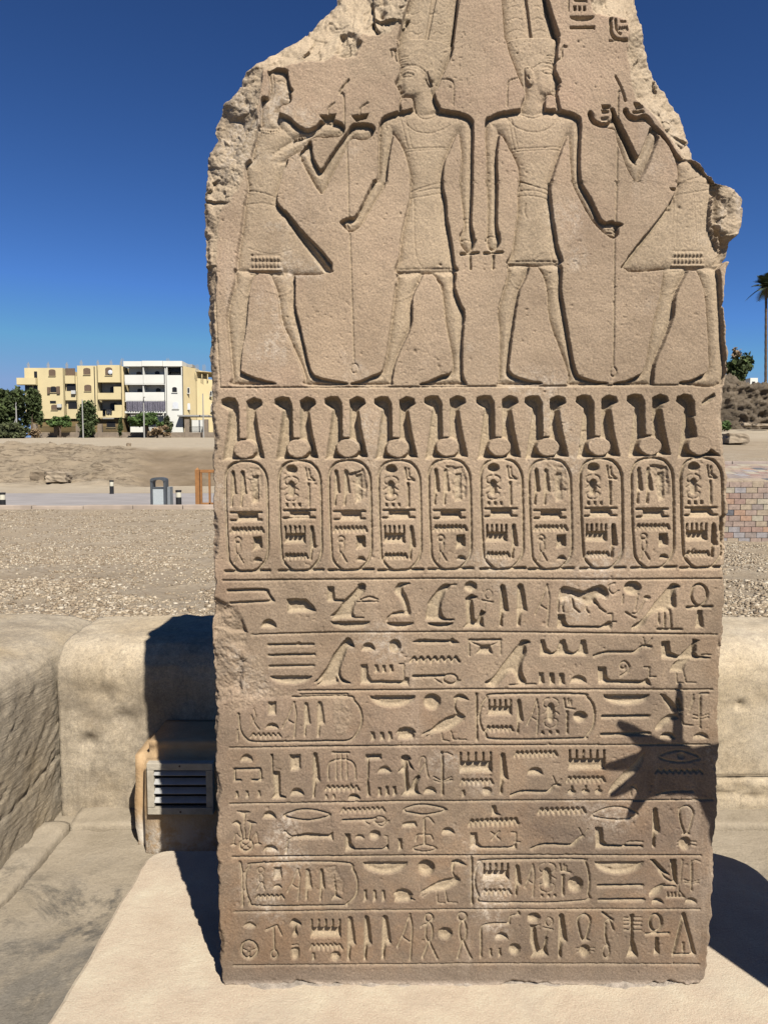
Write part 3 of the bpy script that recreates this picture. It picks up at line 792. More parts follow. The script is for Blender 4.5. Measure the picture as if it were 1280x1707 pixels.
def offerer_right():
    figure([
        sm("1084,204 1100,216 1116,238 1132,262 1150,263 1176,285 1187,300 1185,330 1183,380 1192,410 1198,448 1120,449 1038,446 1110,350 1124,324 1129,300 1127,275 1115,245 1100,226"),
        sm("979,190 985,184 992,200 1003,204 1018,200 1022,186 1030,200 1045,228 1061,262 1078,228 1084,212 1098,224 1090,250 1075,285 1063,302 1055,298 1042,272 1028,232 1024,216 1000,212 986,206"),
        sm("1038,186 1044,180 1050,190 1062,194 1074,190 1086,200 1096,222 1086,212 1074,203 1050,202"),
        sm("1112,444 1148,444 1128,490 1123,530 1108,570 1093,605 1089,637 1085,642 1028,642 1025,638 1045,634 1060,627 1072,619 1078,595 1087,545 1100,490 1104,462"),
        sm("1160,444 1197,446 1203,500 1206,560 1206,640 1140,641 1133,637 1150,634 1165,627 1180,617 1181,590 1178,530 1172,480"),
    ], 14.5, 0.66, 6.5)
    cut(q_("1112,345 1124,322 1120,340 1080,396 1040,447 1034,446"), 11, 0.1)
    cut(q_("1016,181 1022,180 1040,215 1063,262 1062,275 1052,262 1030,215"), 14, 0.05)
    run("@0,0,1\np8 1002,175 1018,175 1016,181 1004,182\np6 1002,184 1014,183 1014,189 1003,190\np8 1055,171 1068,171 1072,180 1060,183\np7 1052,186 1072,183 1074,188 1056,190\np4 1000,196 1014,194 1014,202 1002,203\nc3.6 1026,128 1035,146 1042,168\nc2.6 1030,200 1030,158 1034,152 1040,158\nl2.4 1029,235 1028,300 1026,368/1024,398 1023,520 1022,610\no2.4 1022,620 5,8\np9 1115,313 1129,314 1126,319 1119,318")
    for a, w_, d in (("1130,304 1150,298 1178,290", 1.5, 1.4), ("1130,323 1155,319 1184,314", 1.5, 1.4), ("1130,326 1128,410", 1.4, 0.9), ("1126,328 1120,405", 1.4, 0.9), ("1158,322 1163,408", 1.4, 0.9), ("1166,322 1172,408", 1.4, 0.9), ("1162,322 1168,408", 1.3, 0.7),
                     ("983,190 988,197", 1.5, 1.6), ("987,187 992,196", 1.5, 1.6), ("1041,184 1046,191", 1.5, 1.6), ("1110,488 1120,486 1128,480", 2.4, -0.8), ("1175,480 1180,492 1192,480", 2.6, -0.9)):
        incise(catmull(q_(a), False, 4), w_, d)
    beads(1124, 417, 8); cut(q_("1116,450 1135,448 1134,454 1118,455"), 8); cut(q_("1160,449 1174,449 1173,454 1162,455"), 7)

run(GLYPHS); frieze()
king_left(); king_right(); offerer_left(); offerer_right()
run("""@0,0,1
l2.6 947,18 947,-10 985,-10
p7 955,10 960,10 960,18 956,18
p7 963,10 968,10 968,18 964,18
p7 971,10 976,10 976,18 972,18
n7 949,27 41,8
p6 956,-6 978,-6 978,4 956,2
p7 949,44 991,43 991,50 987,48 949,48
c5.5 1018,30 1018,52 1026,64 1044,66
c4 1026,32 1027,48 1034,56
p6 1033,34 1044,34 1043,37 1034,37
z3 1031,48 1046,47 4 5
l3 1015,68 1024,68/1036,68 1046,68""")

# ------------------------------------------------------------------ breaks, weathering and the slab's outline
LEFT_E = q_("560,-90 560,-40 562,0 541,20 520,42 495,60 470,72 451,85 425,98 410,112 403,122 398,140 385,156 372,166 368,182 362,200 357,214 360,228 350,247 345,258 344,280 342,300 339,320 337,350 340,372 339,384 341,420 343,470 346,540 350,600 352,660 352,700 353,760 354,830 356,900 356,960 355,1000 354,1060 356,1100 356,1168 359,1182 356,1200 357,1260 360,1340 361,1420 362,1480 364,1520 365,1600 367,1636 372,1645 376,1672")
RIGHT_E = q_("1062,-90 1064,0 1066,20 1074,36 1076,60 1083,82 1085,110 1098,135 1113,150 1122,172 1136,185 1144,205 1147,225 1157,242 1160,264 1175,280 1192,300 1218,305 1236,318 1243,325 1243,372 1236,386 1222,400 1215,424 1211,460 1208,500 1210,560 1214,590 1213,625 1206,650 1206,720 1210,760 1213,800 1215,840 1214,880 1211,910 1209,960 1208,1010 1204,1085 1200,1100 1200,1160 1199,1250 1196,1300 1196,1350 1192,1400 1188,1500 1184,1560 1181,1612 1174,1632 1166,1643 1160,1672")
VS = np.arange(V0, V1)
def edge(E, seed, amp):
    ys = np.array([b for _, b in E]); xs = np.array([a for a, _ in E])
    n = fbm(1, HH, 24, 5, 0.6, seed)[0]
    return np.interp(VS, ys, xs) + amp*n
LE = edge(LEFT_E, 31, 2.2); RE = edge(RIGHT_E, 32, 2.0)
XX, YY = np.meshgrid(np.arange(U0, U1)+0.0, VS+0.0)
def fall(inner, side_poly, slope, amp, power=1.0, add=0.0):           # a broken slope that drops away from the line «inner»
    p = q_(side_poly); sy, sx, X, Y = window(p, 3)
    k = sstep(-1, 4, sdist(p, X, Y) + 3.0*ROUGH2[sy, sx]); d = seg_dist(q_(inner), X, Y, False)
    h = k*(slope*np.maximum(d, 0)**power + add + 2 - np.minimum(1, 0.35+d/40)*(1.15*FAC[sy, sx]) + 0.9*ROUGH2[sy, sx])
    H[sy, sx] = H[sy, sx]*(1-k) + np.maximum(h, 0.3*k*H[sy, sx]); CHIP[sy, sx] = np.maximum(CHIP[sy, sx], k); RC[sy, sx] *= 1-k
EDGE_L = "352,700 358,560 362,430 372,350 400,320 408,280 430,225 432,170 440,118 470,112 500,104 540,100 575,80 600,58 650,56 662,40 690,-20 690,-90"
fall(EDGE_L, "352,700 358,560 362,430 372,350 400,320 408,280 430,225 432,170 440,118 470,112 500,104 540,100 575,80 600,58 650,56 662,40 690,-20 690,-90 500,-90 330,80 325,700", 0.42, 4.0, 1.12)
fall("1000,-90 985,0 990,20 1020,26 1046,30 1048,60 1046,100 1058,165 1080,185 1096,205 1120,240 1136,262 1165,270", "1000,-90 985,0 990,20 1020,26 1046,30 1048,60 1046,100 1058,165 1080,185 1096,205 1120,240 1136,262 1165,270 1190,290 1200,280 1140,100 1080,-90", 0.40, 4.5, 1.12)
rough(q_("565,52 590,48 605,70 595,95 572,102 555,85"), 6, 6, 8)
rough(q_("628,18 665,4 690,10 680,45 640,42"), 3, 6, 6)
# chunk of the slab's back that sticks out past the broken right edge
p = q_("1184,296 1192,300 1260,300 1260,430 1190,440 1196,425 1192,405 1184,380 1186,345"); sy, sx, X, Y = window(p, 3)
kk = sstep(-1, 2.5, sdist(p, X, Y)+JX[sy, sx]); H[sy, sx] = H[sy, sx]*(1-kk) + kk*(30 - 0.5*FAC[sy, sx] + 1.2*ROUGH2[sy, sx] - 9*sstep(1192, 1206, X) + 26*sstep(1226, 1246, X) + 20*sstep(372, 410, Y-0.4*(X-1200))); CHIP[sy, sx] = np.maximum(CHIP[sy, sx], kk); RC[sy, sx] *= 1-kk
# lower left flake, top left corner of the text, shallow pecks in the cartouches
rough(q_("352,992 395,1004 408,1030 416,1056 414,1078 420,1090 408,1110 404,1150 380,1172 352,1180"), 4.5, 5, 10)
rough(q_("395,1090 440,1085 446,1110 452,1140 500,1152 495,1165 440,1170 400,1190 375,1200 380,1160"), 1.2, 1.6, 9)
rough(q_("1196,1060 1210,1080 1208,1120 1196,1115 1188,1085"), 4, 3, 5)
for cx in (409.8, 582, 747.7, 915.6, 1086):
    dy = -(cx-410)*0.0065
    rough([(cx-36+a, 770+dy+b) for a, b in ((30, 8), (62, 10), (68, 40), (66, 62), (50, 70), (42, 60), (36, 40))], 2.2, 3.2, 4)
rough(q_("554,1165 575,1162 588,1190 578,1228 560,1226 552,1200"), 2.5, 3, 5)
rough(q_("538,1442 560,1444 575,1470 572,1490 560,1488 545,1475"), 1.5, 2, 4)
rough(q_("1196,860 1222,850 1222,910 1204,930 1197,900"), 7, 5, 5)
# the slab's arris: worn all round
NZ = fbm(HH, HW, 40, 4, 0.6, 9)
dl = XX-LE[:, None]; dr = RE[:, None]-XX
wornL = 5+9*np.clip(NZ, -0.3, 1)+6*sstep(900, 500, YY); wornR = 5+7*np.clip(NZ, -0.3, 1)
H += 9*sstep(1, 0, dl/np.maximum(wornL, 3))**1.5 + 9*sstep(1, 0, dr/np.maximum(wornR, 3))**1.5
CHIP = np.maximum(CHIP, np.maximum(sstep(1.6, 0.4, dl/np.maximum(wornL, 3)), sstep(1.6, 0.4, dr/np.maximum(wornR, 3)))*0.7)
sy, sx, X, Y = window(q_("360,1600 1190,1600 1190,1670 360,1670"), 1)
lip = 1638 - 8*np.clip(fbm(1, HW, 60, 4, 0.6, 21)[0], -0.4, 1)[None, sx]
H[sy, sx] += 14*sstep(0, 16, Y-lip) + 3*sstep(-2, 4, Y-lip)*ROUGH2[sy, sx]
# stone surface: slow undulation, grain, pits, a few scratches
H += 0.9*fbm(HH, HW, 90, 3, 0.5, 41) + 0.30*fbm(HH, HW, 16, 3, 0.55, 42) + 0.26*vnoise(HH, HW, 2.6, 43) + 0.26*vnoise(HH, HW, 1.4, 44)
pit = vnoise(HH, HW, 4.2, 45); H += 1.5*sstep(0.62, 0.95, pit)*sstep(-0.2, 0.5, vnoise(HH, HW, 50, 46))
H += CHIP*(0.7*vnoise(HH, HW, 2.6, 47) + 0.5*vnoise(HH, HW, 6, 48))
g_ = np.random.default_rng(3)
for k in range(420):
    x, y = g_.uniform(345, 1215), g_.uniform(60, 1600); r = 0.8 + 2.0*g_.random()**3
    sy, sx, X, Y = window([(x, y)], 8); H[sy, sx] += r*1.2*np.exp(-(((X-x)/r)**2+((Y-y)/(r*g_.uniform(.6, 1.3)))**2))
H = np.minimum(H, 150)

# ------------------------------------------------------------------ the slab
PX = 1.4/FPX; SY = 1.4
def blur(a, n):
    for ax in (0, 1):
        pad = [(0, 0), (0, 0)]; pad[ax] = (n, n); b = np.pad(a, pad, mode='edge'); c = np.cumsum(b, axis=ax)
        a = (c[2*n:] - c[:-2*n])/(2*n) if ax == 0 else (c[:, 2*n:] - c[:, :-2*n])/(2*n)
    return a
HL = blur(np.where(CHIP > 0.5, np.maximum(H-12, 0), 0), 9)
def stone_material():
    m, nt, b = mat("quartzite", 0.88)
    a = node(nt, 'ShaderNodeAttribute', attribute_name='mask'); sp = node(nt, 'ShaderNodeSeparateColor'); nt.links.new(a.outputs['Color'], sp.inputs[0])
    p = wpos(nt); xyz = node(nt, 'ShaderNodeSeparateXYZ'); nt.links.new(p, xyz.inputs[0])
    base = ramp(nt, tex(nt, 5, 7, 0.65, p, 0.4), [(0.30, (.345, .265, .187)), (0.5, (.405, .315, .225)), (0.72, (.455, .355, .258))])
    pink = ramp(nt, tex(nt, 2.6, 4, 0.6, p), [(0.48, 0.0), (0.66, 1.0)])
    base = mix(nt, math_(nt, 'MULTIPLY', pink, 0.5), base, (.425, .30, .222))
    # brown desert varnish on the lower half, patchy
    zz = node(nt, 'ShaderNodeMapRange'); nt.links.new(xyz.outputs[2], zz.inputs[0])
    zz.inputs[1].default_value = 1.3; zz.inputs[2].default_value = 0.1
    vz = math_(nt, 'ADD', zz.outputs[0], math_(nt, 'MULTIPLY', math_(nt, 'SUBTRACT', tex(nt, 7, 6, 0.65, p), 0.5), 1.1))
    brown = ramp(nt, tex(nt, 9, 6, 0.7, p, 0.6), [(0.3, (.145, .112, .083)), (0.55, (.225, .172, .125)), (0.74, (.29, .205, .135))])
    base = mix(nt, ramp(nt, vz, [(0.25, 0.0), (0.95, 0.88)]), base, brown)
    rust = ramp(nt, tex(nt, 4.5, 7, 0.7, p, 0.5), [(0.50, 0.0), (0.64, 1.0)]); sootp = ramp(nt, tex(nt, 3.1, 8, 0.75, p, 0.7), [(0.48, 0.0), (0.66, 1.0)])
    lowz = ramp(nt, vz, [(0.2, 0.0), (0.8, 1.0)])
    base = mix(nt, math_(nt, 'MULTIPLY', math_(nt, 'MULTIPLY', rust, lowz), 0.42), base, (.315, .195, .11))
    base = mix(nt, math_(nt, 'MULTIPLY', math_(nt, 'MULTIPLY', sootp, lowz), 0.68), base, (.15, .115, .092))
    mps = node(nt, 'ShaderNodeMapping'); nt.links.new(p, mps.inputs[0]); mps.inputs['Scale'].default_value = (14, 1, 1.6)
    wash = math_(nt, 'MULTIPLY', ramp(nt, tex(nt, 1.0, 6, 0.7, mps.outputs[0]), [(0.52, 0.0), (0.68, 1.0)]), ramp(nt, tex(nt, 2.0, 3, 0.5, p), [(0.5, 0.0), (0.62, 1.0)]))
    base = mix(nt, math_(nt, 'MULTIPLY', wash, 0.45), base, (.50, .42, .34))
    # recess: paler, yellower stone under the patina; fresh breaks: paler still
    rec = ramp(nt, tex(nt, 14, 6, 0.65, p), [(0.3, (.40, .325, .222)), (0.7, (.51, .425, .30))])
    base = mix(nt, math_(nt, 'MULTIPLY', sp.outputs[0], 0.75), base, rec)
    brk = ramp(nt, tex(nt, 11, 7, 0.7, p), [(0.3, (.34, .275, .19)), (0.5, (.47, .39, .28)), (0.75, (.55, .465, .34))])
    hi = node(nt, 'ShaderNodeMapRange'); nt.links.new(xyz.outputs[2], hi.inputs[0]); hi.inputs[1].default_value = 0.9; hi.inputs[2].default_value = 1.7
    hi.inputs[3].default_value = 0.20; hi.inputs[4].default_value = 0.75
    base = mix(nt, math_(nt, 'MULTIPLY', sp.outputs[1], hi.outputs[0]), base, brk)
    # white salt bloom, grey splash zone at the foot, dark speckle
    salt = math_(nt, 'MULTIPLY', ramp(nt, tex(nt, 6, 3, 0.5, p), [(0.60, 0.0), (0.72, 1.0)]), ramp(nt, tex(nt, 70, 5, 0.8, p), [(0.45, 0.0), (0.62, 1.0)]))
    base = mix(nt, math_(nt, 'MULTIPLY', salt, 0.75), base, (.62, .56, .48))
    ft = node(nt, 'ShaderNodeMapRange'); nt.links.new(xyz.outputs[2], ft.inputs[0]); ft.inputs[1].default_value = 0.055; ft.inputs[2].default_value = 0.02
    base = mix(nt, math_(nt, 'MULTIPLY', ft.outputs[0], 0.7), base, (.25, .205, .165))
    ft2 = node(nt, 'ShaderNodeMapRange'); nt.links.new(xyz.outputs[2], ft2.inputs[0]); ft2.inputs[1].default_value = 0.012; ft2.inputs[2].default_value = 0.0
    base = mix(nt, math_(nt, 'MULTIPLY', ft2.outputs[0], 0.8), base, (.60, .52, .44))
    grain = tex(nt, 300, 4, 0.75, p)
    base = mix(nt, 0.58, base, ramp(nt, grain, [(0.25, (.12, .09, .06)), (0.5, (.40, .32, .24)), (0.8, (.85, .74, .60))]), 'OVERLAY')
    mott = ramp(nt, tex(nt, 3.3, 9, 0.72, p, 0.4), [(0.34, (.76, .75, .74)), (0.5, (.96, .96, .96)), (0.66, (1.07, 1.06, 1.05))])
    base = mix(nt, 1.0, base, mott, 'MULTIPLY')
    nt.links.new(darken(nt, base, (0.965, 1.015, 1.065)), b.inputs['Base Color'])
    b1 = bump(nt, b, tex(nt, 380, 4, 0.8, p), 0.42, 0.0025)
    bump(nt, b, tex(nt, 120, 5, 0.7, p), 0.22, 0.003, b1)
    return m
STONE = stone_material()
def sample(A, fu, fv):
    x = np.clip(fu-U0, 0, HW-1.001); y = np.clip(fv-V0, 0, HH-1.001); i = x.astype(int); j = y.astype(int); a = x-i; c = y-j
    return (A[j, i]*(1-a)+A[j, i+1]*a)*(1-c) + (A[j+1, i]*(1-a)+A[j+1, i+1]*a)*c
NXC, SIDE, THICK = 720, 9, 0.30
stele = empty("stele", (0.16, 1.4, 0.0), "tall broken sandstone slab carved with kings, cartouches and rows of hieroglyphs", "stele")
bands = [("figure_relief", -76, 646.5, "carved scene of two kings in tall feathered crowns between two offering bearers"),
         ("cartouche_frieze", 646.5, 967, "row of ten upright cartouches under feather and disc crowns")]
cuts = [967, 1056, 1151, 1244, 1337, 1428, 1518.5, 1609.5]
bands += [("inscription_line", a, b, None) for a, b in zip(cuts, cuts[1:])] + [("plain_foot", 1609.5, 1668, "plain worn band under the last line of signs")]
fu_ = np.linspace(0, 1, NXC)
for nm, va, vb, lab in bands:
    n = max(int((vb-va)/1.25), 2)+1; fv = np.linspace(va, vb, n)
    l = np.interp(fv, VS, LE); r = np.interp(fv, VS, RE)
    FU = l[:, None]+(r-l)[:, None]*fu_[None, :]; FV = np.repeat(fv[:, None], NXC, 1)
    h = sample(H, FU, FV)*PX; hl = sample(HL, FU, FV)*PX; rc = sample(RC, FU, FV); ch = sample(CHIP, FU, FV)
    x = (FU-CX)/FPX; yy = -(FV-CY)/FPX; c_, s_ = math.cos(PITCH), math.sin(PITCH)
    t = (SY+hl)/(c_+yy*s_); X = x*t; Z = CAMZ+(-s_+yy*c_)*t; Y = SY+h
    tt = np.linspace(0, 1, SIDE+1)[1:]
    def side(col, sgn, seed):
        y0 = Y[:, col][:, None]; y1 = np.maximum(SY+THICK, y0+0.02)
        ny = y0+(y1-y0)*tt[None, :]
        wob = np.array([[mnoise.fractal(Vector((q*9, z*9, seed)), 0.8, 2.1, 4) for q in ny[k]] for k, z in enumerate(Z[:, col])]) if n > 3 else 0*ny
        nx = X[:, col][:, None] - sgn*(0.010*tt[None, :]**0.5 + 0.014*np.abs(wob)*np.minimum(tt*3, 1)[None, :])
        return nx, ny, np.repeat(Z[:, col][:, None], SIDE, 1)
    a = side(NXC-1, 1, 3.3); bq = side(0, -1, 7.7)
    X = np.concatenate([X, a[0], bq[0][:, ::-1]], 1); Y = np.concatenate([Y, a[1], bq[1][:, ::-1]], 1); Z = np.concatenate([Z, a[2], bq[2][:, ::-1]], 1)
    on_ = np.ones((n, SIDE)); rc = np.concatenate([rc, 0*on_, 0*on_], 1); ch = np.concatenate([ch, on_, on_], 1)
    attr = np.stack([rc, ch, 0*rc, 0*rc+1], -1)
    o = grid_mesh(nm, X-0.16, Y-1.4, Z, STONE, stele, True, attr, closed_u=True, cap=[0] if nm == "figure_relief" else ([n-1] if nm == "plain_foot" else None))
    if lab: o['label'] = lab

def mortar_bed():
    n, m_ = 420, 12; x = np.linspace(-0.325, 0.63, n); X, T_ = np.meshgrid(x, np.linspace(0, 1, m_))
    hgt = np.array([0.005+0.007*mnoise.fractal(Vector((a*9, 0, 4)), .7, 2.1, 5) for a in x]); wid = np.array([0.016+0.020*mnoise.fractal(Vector((a*7, 3, 1)), .7, 2.1, 5) for a in x])
    Y = 1.415-np.maximum(wid, .012)[None, :]*T_; Z = np.maximum(hgt, 0.002)[None, :]*(1-T_**1.6) - 0.003*(T_ > .98)
    Z += 0.0012*np.array([mnoise.noise(Vector((a*160, b*160, 0))) for a, b in zip(X.ravel(), Y.ravel())]).reshape(X.shape)*(T_ < .9)
    m = simple("pale_mortar", (.50, .42, .335), .95, .35, 60, .6)
    grid_mesh("mortar_bed", X-0.16, Y-1.4, Z, m, stele)
mortar_bed()

# ------------------------------------------------------------------ the pale base under it
def base_slab():
    m, nt, b = mat("pale_pink_stone", 0.9); p = wpos(nt)
    c = ramp(nt, tex(nt, 9, 6, 0.65, p), [(0.3, (.56, .455, .345)), (0.55, (.63, .53, .415)), (0.75, (.69, .60, .485))])
    c = mix(nt, 0.45, c, ramp(nt, tex(nt, 260, 4, 0.8, p), [(0.3, (.22, .17, .13)), (0.55, (.52, .44, .37)), (0.75, (.8, .74, .66))]), 'OVERLAY')
    dirt = ramp(nt, tex(nt, 3.2, 6, 0.7, p, 0.5), [(0.50, 0.0), (0.72, 0.6)])
    speck = ramp(nt, tex(nt, 85, 5, 0.8, p), [(0.60, 0.0), (0.68, 0.7)])
    c = mix(nt, speck, c, (.33, .26, .19))
    nt.links.new(darken(nt, mix(nt, dirt, c, (.47, .38, .295)), (0.81, 0.85, 0.85)), b.inputs['Base Color'])
    b1 = bump(nt, b, tex(nt, 260, 5, 0.75, p), 0.5, 0.004); bump(nt, b, tex(nt, 45, 5, 0.65, p), 0.35, 0.008, b1)
    def rr(x0, y0, x1, y1, rs):
        o = []
        for (cx, cy, r, a0) in ((x1, y1, rs[0], 0), (x0, y1, rs[1], 90), (x0, y0, rs[2], 180), (x1, y0, rs[3], 270)):
            sx = -1 if a0 in (0, 270) else 1; sy_ = -1 if a0 in (0, 90) else 1
            for k in range(7):
                q = math.radians(a0+k*15); o.append((cx+sx*r+r*math.cos(q), cy+sy_*r+r*math.sin(q)))
        # denser, slightly irregular edge
        d = []
        for i, pnt in enumerate(o):
            q = o[(i+1) % len(o)]; n = max(1, int(math.dist(pnt, q)/0.02))
            for k in range(n):
                xx, yy_ = pnt[0]+(q[0]-pnt[0])*k/n, pnt[1]+(q[1]-pnt[1])*k/n
                w_ = 0.004*mnoise.fractal(Vector((xx*12, yy_*12, 0)), 0.8, 2, 4); d.append((xx+w_, yy_+w_))
        return d
    loop = rr(-0.643, 0.62, 0.985, 1.915, (0.13, 0.05, 0.03, 0.03)); cx, cy = 0.17, 1.27
    bm = bmesh.new(); rings = []
    for inset, z in ((0.02, -0.3), (0.0, -0.28), (0.0, -0.012), (0.004, -0.004), (0.012, 0.0), (0.03, 0.0)):
        ring = []
        for (x, y) in loop:
            dx, dy = cx-x, cy-y; L = math.hypot(dx, dy)
            ring.append(bm.verts.new((x+dx/L*inset, y+dy/L*inset, z)))
        rings.append(ring)
    for r0, r1 in zip(rings, rings[1:]):
        for i in range(len(loop)): bm.faces.new((r0[i], r0[(i+1) % len(loop)], r1[(i+1) % len(loop)], r1[i]))
    bm.faces.new(rings[-1]); bm.faces.new(rings[0][::-1])
    o = obj("stone_base", bm, m, None, False, (0.17, 1.27, -0.3)); o.name = 'base_slab'
    tag(o, "pale pinkish rectangular stone base under the carved slab", "base slab")
base_slab()

# ------------------------------------------------------------------ ground, path, enclosure floor
FLOOR = -0.13
LP = ([-20, 2.7, 3.2, 12.5, 21, 31, 36, 40.5, 49, 131, 300, 2500], [.40, .40, .30, -.32, -.32, -.32, -.28, .02, 2.05, 5.45, 5.8, 6.0])
RP = ([-20, 2.7, 3.2, 12.59, 12.62, 15.2, 25, 40, 60, 131, 300, 2500], [.40, .40, .30, -.33, .62, .98, 1.45, 2.84, 3.4, 5.45, 5.8, 6.0])
def gz0(x, y):
    a = np.interp(y, *LP); b = np.interp(y, *RP); s = np.maximum(y, 12.5)/12.5
    k = sstep(0.2, 2.6, x/s)
    return a*(1-k)+b*k
xs = np.concatenate([-np.geomspace(75, 1500, 30)[::-1], np.arange(-74, -30, 1.0), np.arange(-30, -10, 0.16), np.arange(-10, 10, 0.09), np.arange(10, 30, .3), np.geomspace(30, 1500, 60)])
ys = np.concatenate([np.arange(-8, 2.6, 0.5), np.arange(2.6, 12.5, 0.06), [12.5, 12.59, 12.62, 12.7], np.geomspace(12.8, 35.5, 70), np.arange(35.7, 55, 0.16), np.geomspace(56, 2500, 60)])
GX, GY = np.meshgrid(xs, ys); GZ = gz0(GX, GY)
nh, nw = GX.shape
def n2(scale, seed, o=4):
    return np.array([[0.0]])
def field(fx, fy, seed, octs=4):      # noise on world coordinates
    return np.array([mnoise.fractal(Vector((a*fx, b*fy, seed)), 0.75, 2.1, octs) for a, b in zip(GX.ravel(), GY.ravel())]).reshape(GX.shape)
f1 = field(0.9, 0.9, 1.0); f2 = field(0.30, 0.55, 4.0, 7)
near = sstep(2.8, 3.6, GY)*sstep(40, 12, GY)
GZ += near*(0.05*f1) * (1-((GY > 20) & (GY < 31.5)))
GYn = GY + 2.2*field(0.12, 0.1, 3.0)
bank = sstep(37, 40, GYn)*sstep(52.5, 48.5, GYn)*(1-sstep(-3, 2, GX/np.maximum(GY, 1)*12))
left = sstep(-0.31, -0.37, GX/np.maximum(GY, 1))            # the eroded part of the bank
GZ += bank*left*(0.62*np.abs(f2)-0.45*np.maximum(0, np.abs(field(0.12, 0.5, 8.0, 5))-0.25)) + bank*(1-left)*(0.06*f2-0.35) + sstep(50, 60, GY)*sstep(140, 100, GY)*0.10*f2
enc = (GX > -1.9) & (GX < 4.0) & (GY < 2.62); GZ[enc] = -0.6
grav = np.clip(near + 0.25*sstep(50, 60, GY) + 0.35*sstep(30.5, 31.5, GY)*sstep(39.5, 37.5, GY), 0, 1)*(0.62+0.5*f1)
sandy = bank*(1-0.35*left)
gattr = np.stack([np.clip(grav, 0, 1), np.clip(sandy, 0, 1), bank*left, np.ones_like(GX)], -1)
def ground_material():
    m, nt, b = mat("sandy_ground", 0.95); p = wpos(nt)
    a = node(nt, 'ShaderNodeAttribute', attribute_name='mask'); sp = node(nt, 'ShaderNodeSeparateColor'); nt.links.new(a.outputs['Color'], sp.inputs[0])
    sand = ramp(nt, tex(nt, 1.5, 9, 0.75, p), [(0.32, (.30, .232, .15)), (0.5, (.37, .292, .197)), (0.7, (.435, .35, .24))])
    v = node(nt, 'ShaderNodeTexVoronoi'); v.inputs['Scale'].default_value = 26; nt.links.new(p, v.inputs['Vector'])
    v.inputs['Randomness'].default_value = 1.0
    chip = ramp(nt, v.outputs['Distance'], [(0.0, (.50, .42, .30)), (0.35, (.42, .34, .235)), (0.62, (.27, .205, .13))])
    chip = mix(nt, 0.35, chip, ramp(nt, v.outputs['Color'], [(0.2, (.28, .22, .16)), (0.8, (.72, .64, .5))]))
    g = ramp(nt, math_(nt, 'ADD', sp.outputs[0], math_(nt, 'MULTIPLY', math_(nt, 'SUBTRACT', tex(nt, 2.2, 7, 0.7, p), 0.5), 1.2)), [(0.25, 0.0), (0.85, 1.0)])
    c = mix(nt, g, sand, chip)
    brown = ramp(nt, tex(nt, 0.7, 7, 0.7, p), [(0.3, (.17, .125, .075)), (0.5, (.235, .175, .11)), (0.7, (.29, .22, .145))])
    yy_ = node(nt, 'ShaderNodeSeparateXYZ'); nt.links.new(p, yy_.inputs[0]); fy = node(nt, 'ShaderNodeMapRange'); nt.links.new(yy_.outputs[1], fy.inputs[0]); fy.inputs[1].default_value = 29; fy.inputs[2].default_value = 33
    c = mix(nt, math_(nt, 'MULTIPLY', fy.outputs[0], 0.7), c, ramp(nt, tex(nt, 0.9, 8, 0.75, p), [(0.3, (.43, .355, .25)), (0.7, (.56, .48, .355))]))
    c = mix(nt, sp.outputs[1], c, brown)
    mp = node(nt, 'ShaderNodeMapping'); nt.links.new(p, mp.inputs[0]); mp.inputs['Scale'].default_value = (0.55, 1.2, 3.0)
    crack_shade = ramp(nt, tex(nt, 1.3, 9, 0.8, mp.outputs[0], 0.9), [(0.50, 0.0), (0.58, 1.0)])
    c = mix(nt, math_(nt, 'MULTIPLY', math_(nt, 'MULTIPLY', crack_shade, sp.outputs[2]), 0.85), c, (.115, .085, .055))  # dark lines painted for the shade under the bank's broken edges
    nt.links.new(darken(nt, c, 0.80), b.inputs['Base Color'])
    b1 = bump(nt, b, tex(nt, 60, 6, 0.75, p), 0.5, 0.02); bump(nt, b, tex(nt, 9, 6, 0.7, p), 0.45, 0.10, b1)
    return m
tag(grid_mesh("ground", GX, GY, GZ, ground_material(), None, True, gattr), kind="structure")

def floor_material():
    m, nt, b = mat("dusty_floor", 0.92); p = wpos(nt)
    c = ramp(nt, tex(nt, 4, 8, 0.7, p), [(0.3, (.325, .275, .20)), (0.55, (.43, .37, .28)), (0.75, (.49, .43, .335))])
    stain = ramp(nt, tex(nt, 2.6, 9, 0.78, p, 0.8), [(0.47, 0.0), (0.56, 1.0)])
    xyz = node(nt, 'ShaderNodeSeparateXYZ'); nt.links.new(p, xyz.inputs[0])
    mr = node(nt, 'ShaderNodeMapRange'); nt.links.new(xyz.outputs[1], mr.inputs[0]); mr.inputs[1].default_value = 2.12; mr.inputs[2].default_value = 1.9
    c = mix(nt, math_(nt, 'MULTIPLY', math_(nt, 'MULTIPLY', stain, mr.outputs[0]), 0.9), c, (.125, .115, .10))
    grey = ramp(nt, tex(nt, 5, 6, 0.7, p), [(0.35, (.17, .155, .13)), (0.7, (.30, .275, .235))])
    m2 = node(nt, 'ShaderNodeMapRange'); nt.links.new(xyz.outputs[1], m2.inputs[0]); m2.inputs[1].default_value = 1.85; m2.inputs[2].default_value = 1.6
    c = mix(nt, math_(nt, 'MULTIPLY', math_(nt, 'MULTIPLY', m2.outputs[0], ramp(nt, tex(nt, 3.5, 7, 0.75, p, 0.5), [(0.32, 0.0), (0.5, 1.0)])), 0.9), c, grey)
    c = mix(nt, 0.25, c, ramp(nt, tex(nt, 160, 4, 0.75, p), [(0.3, (.2, .15, .1)), (0.7, (.8, .72, .6))]), 'OVERLAY')
    nt.links.new(darken(nt, c, 0.72), b.inputs['Base Color'])
    b1 = bump(nt, b, tex(nt, 130, 6, 0.75, p), 0.5, 0.006); bump(nt, b, tex(nt, 18, 6, 0.7, p), 0.4, 0.02, b1)
    return m
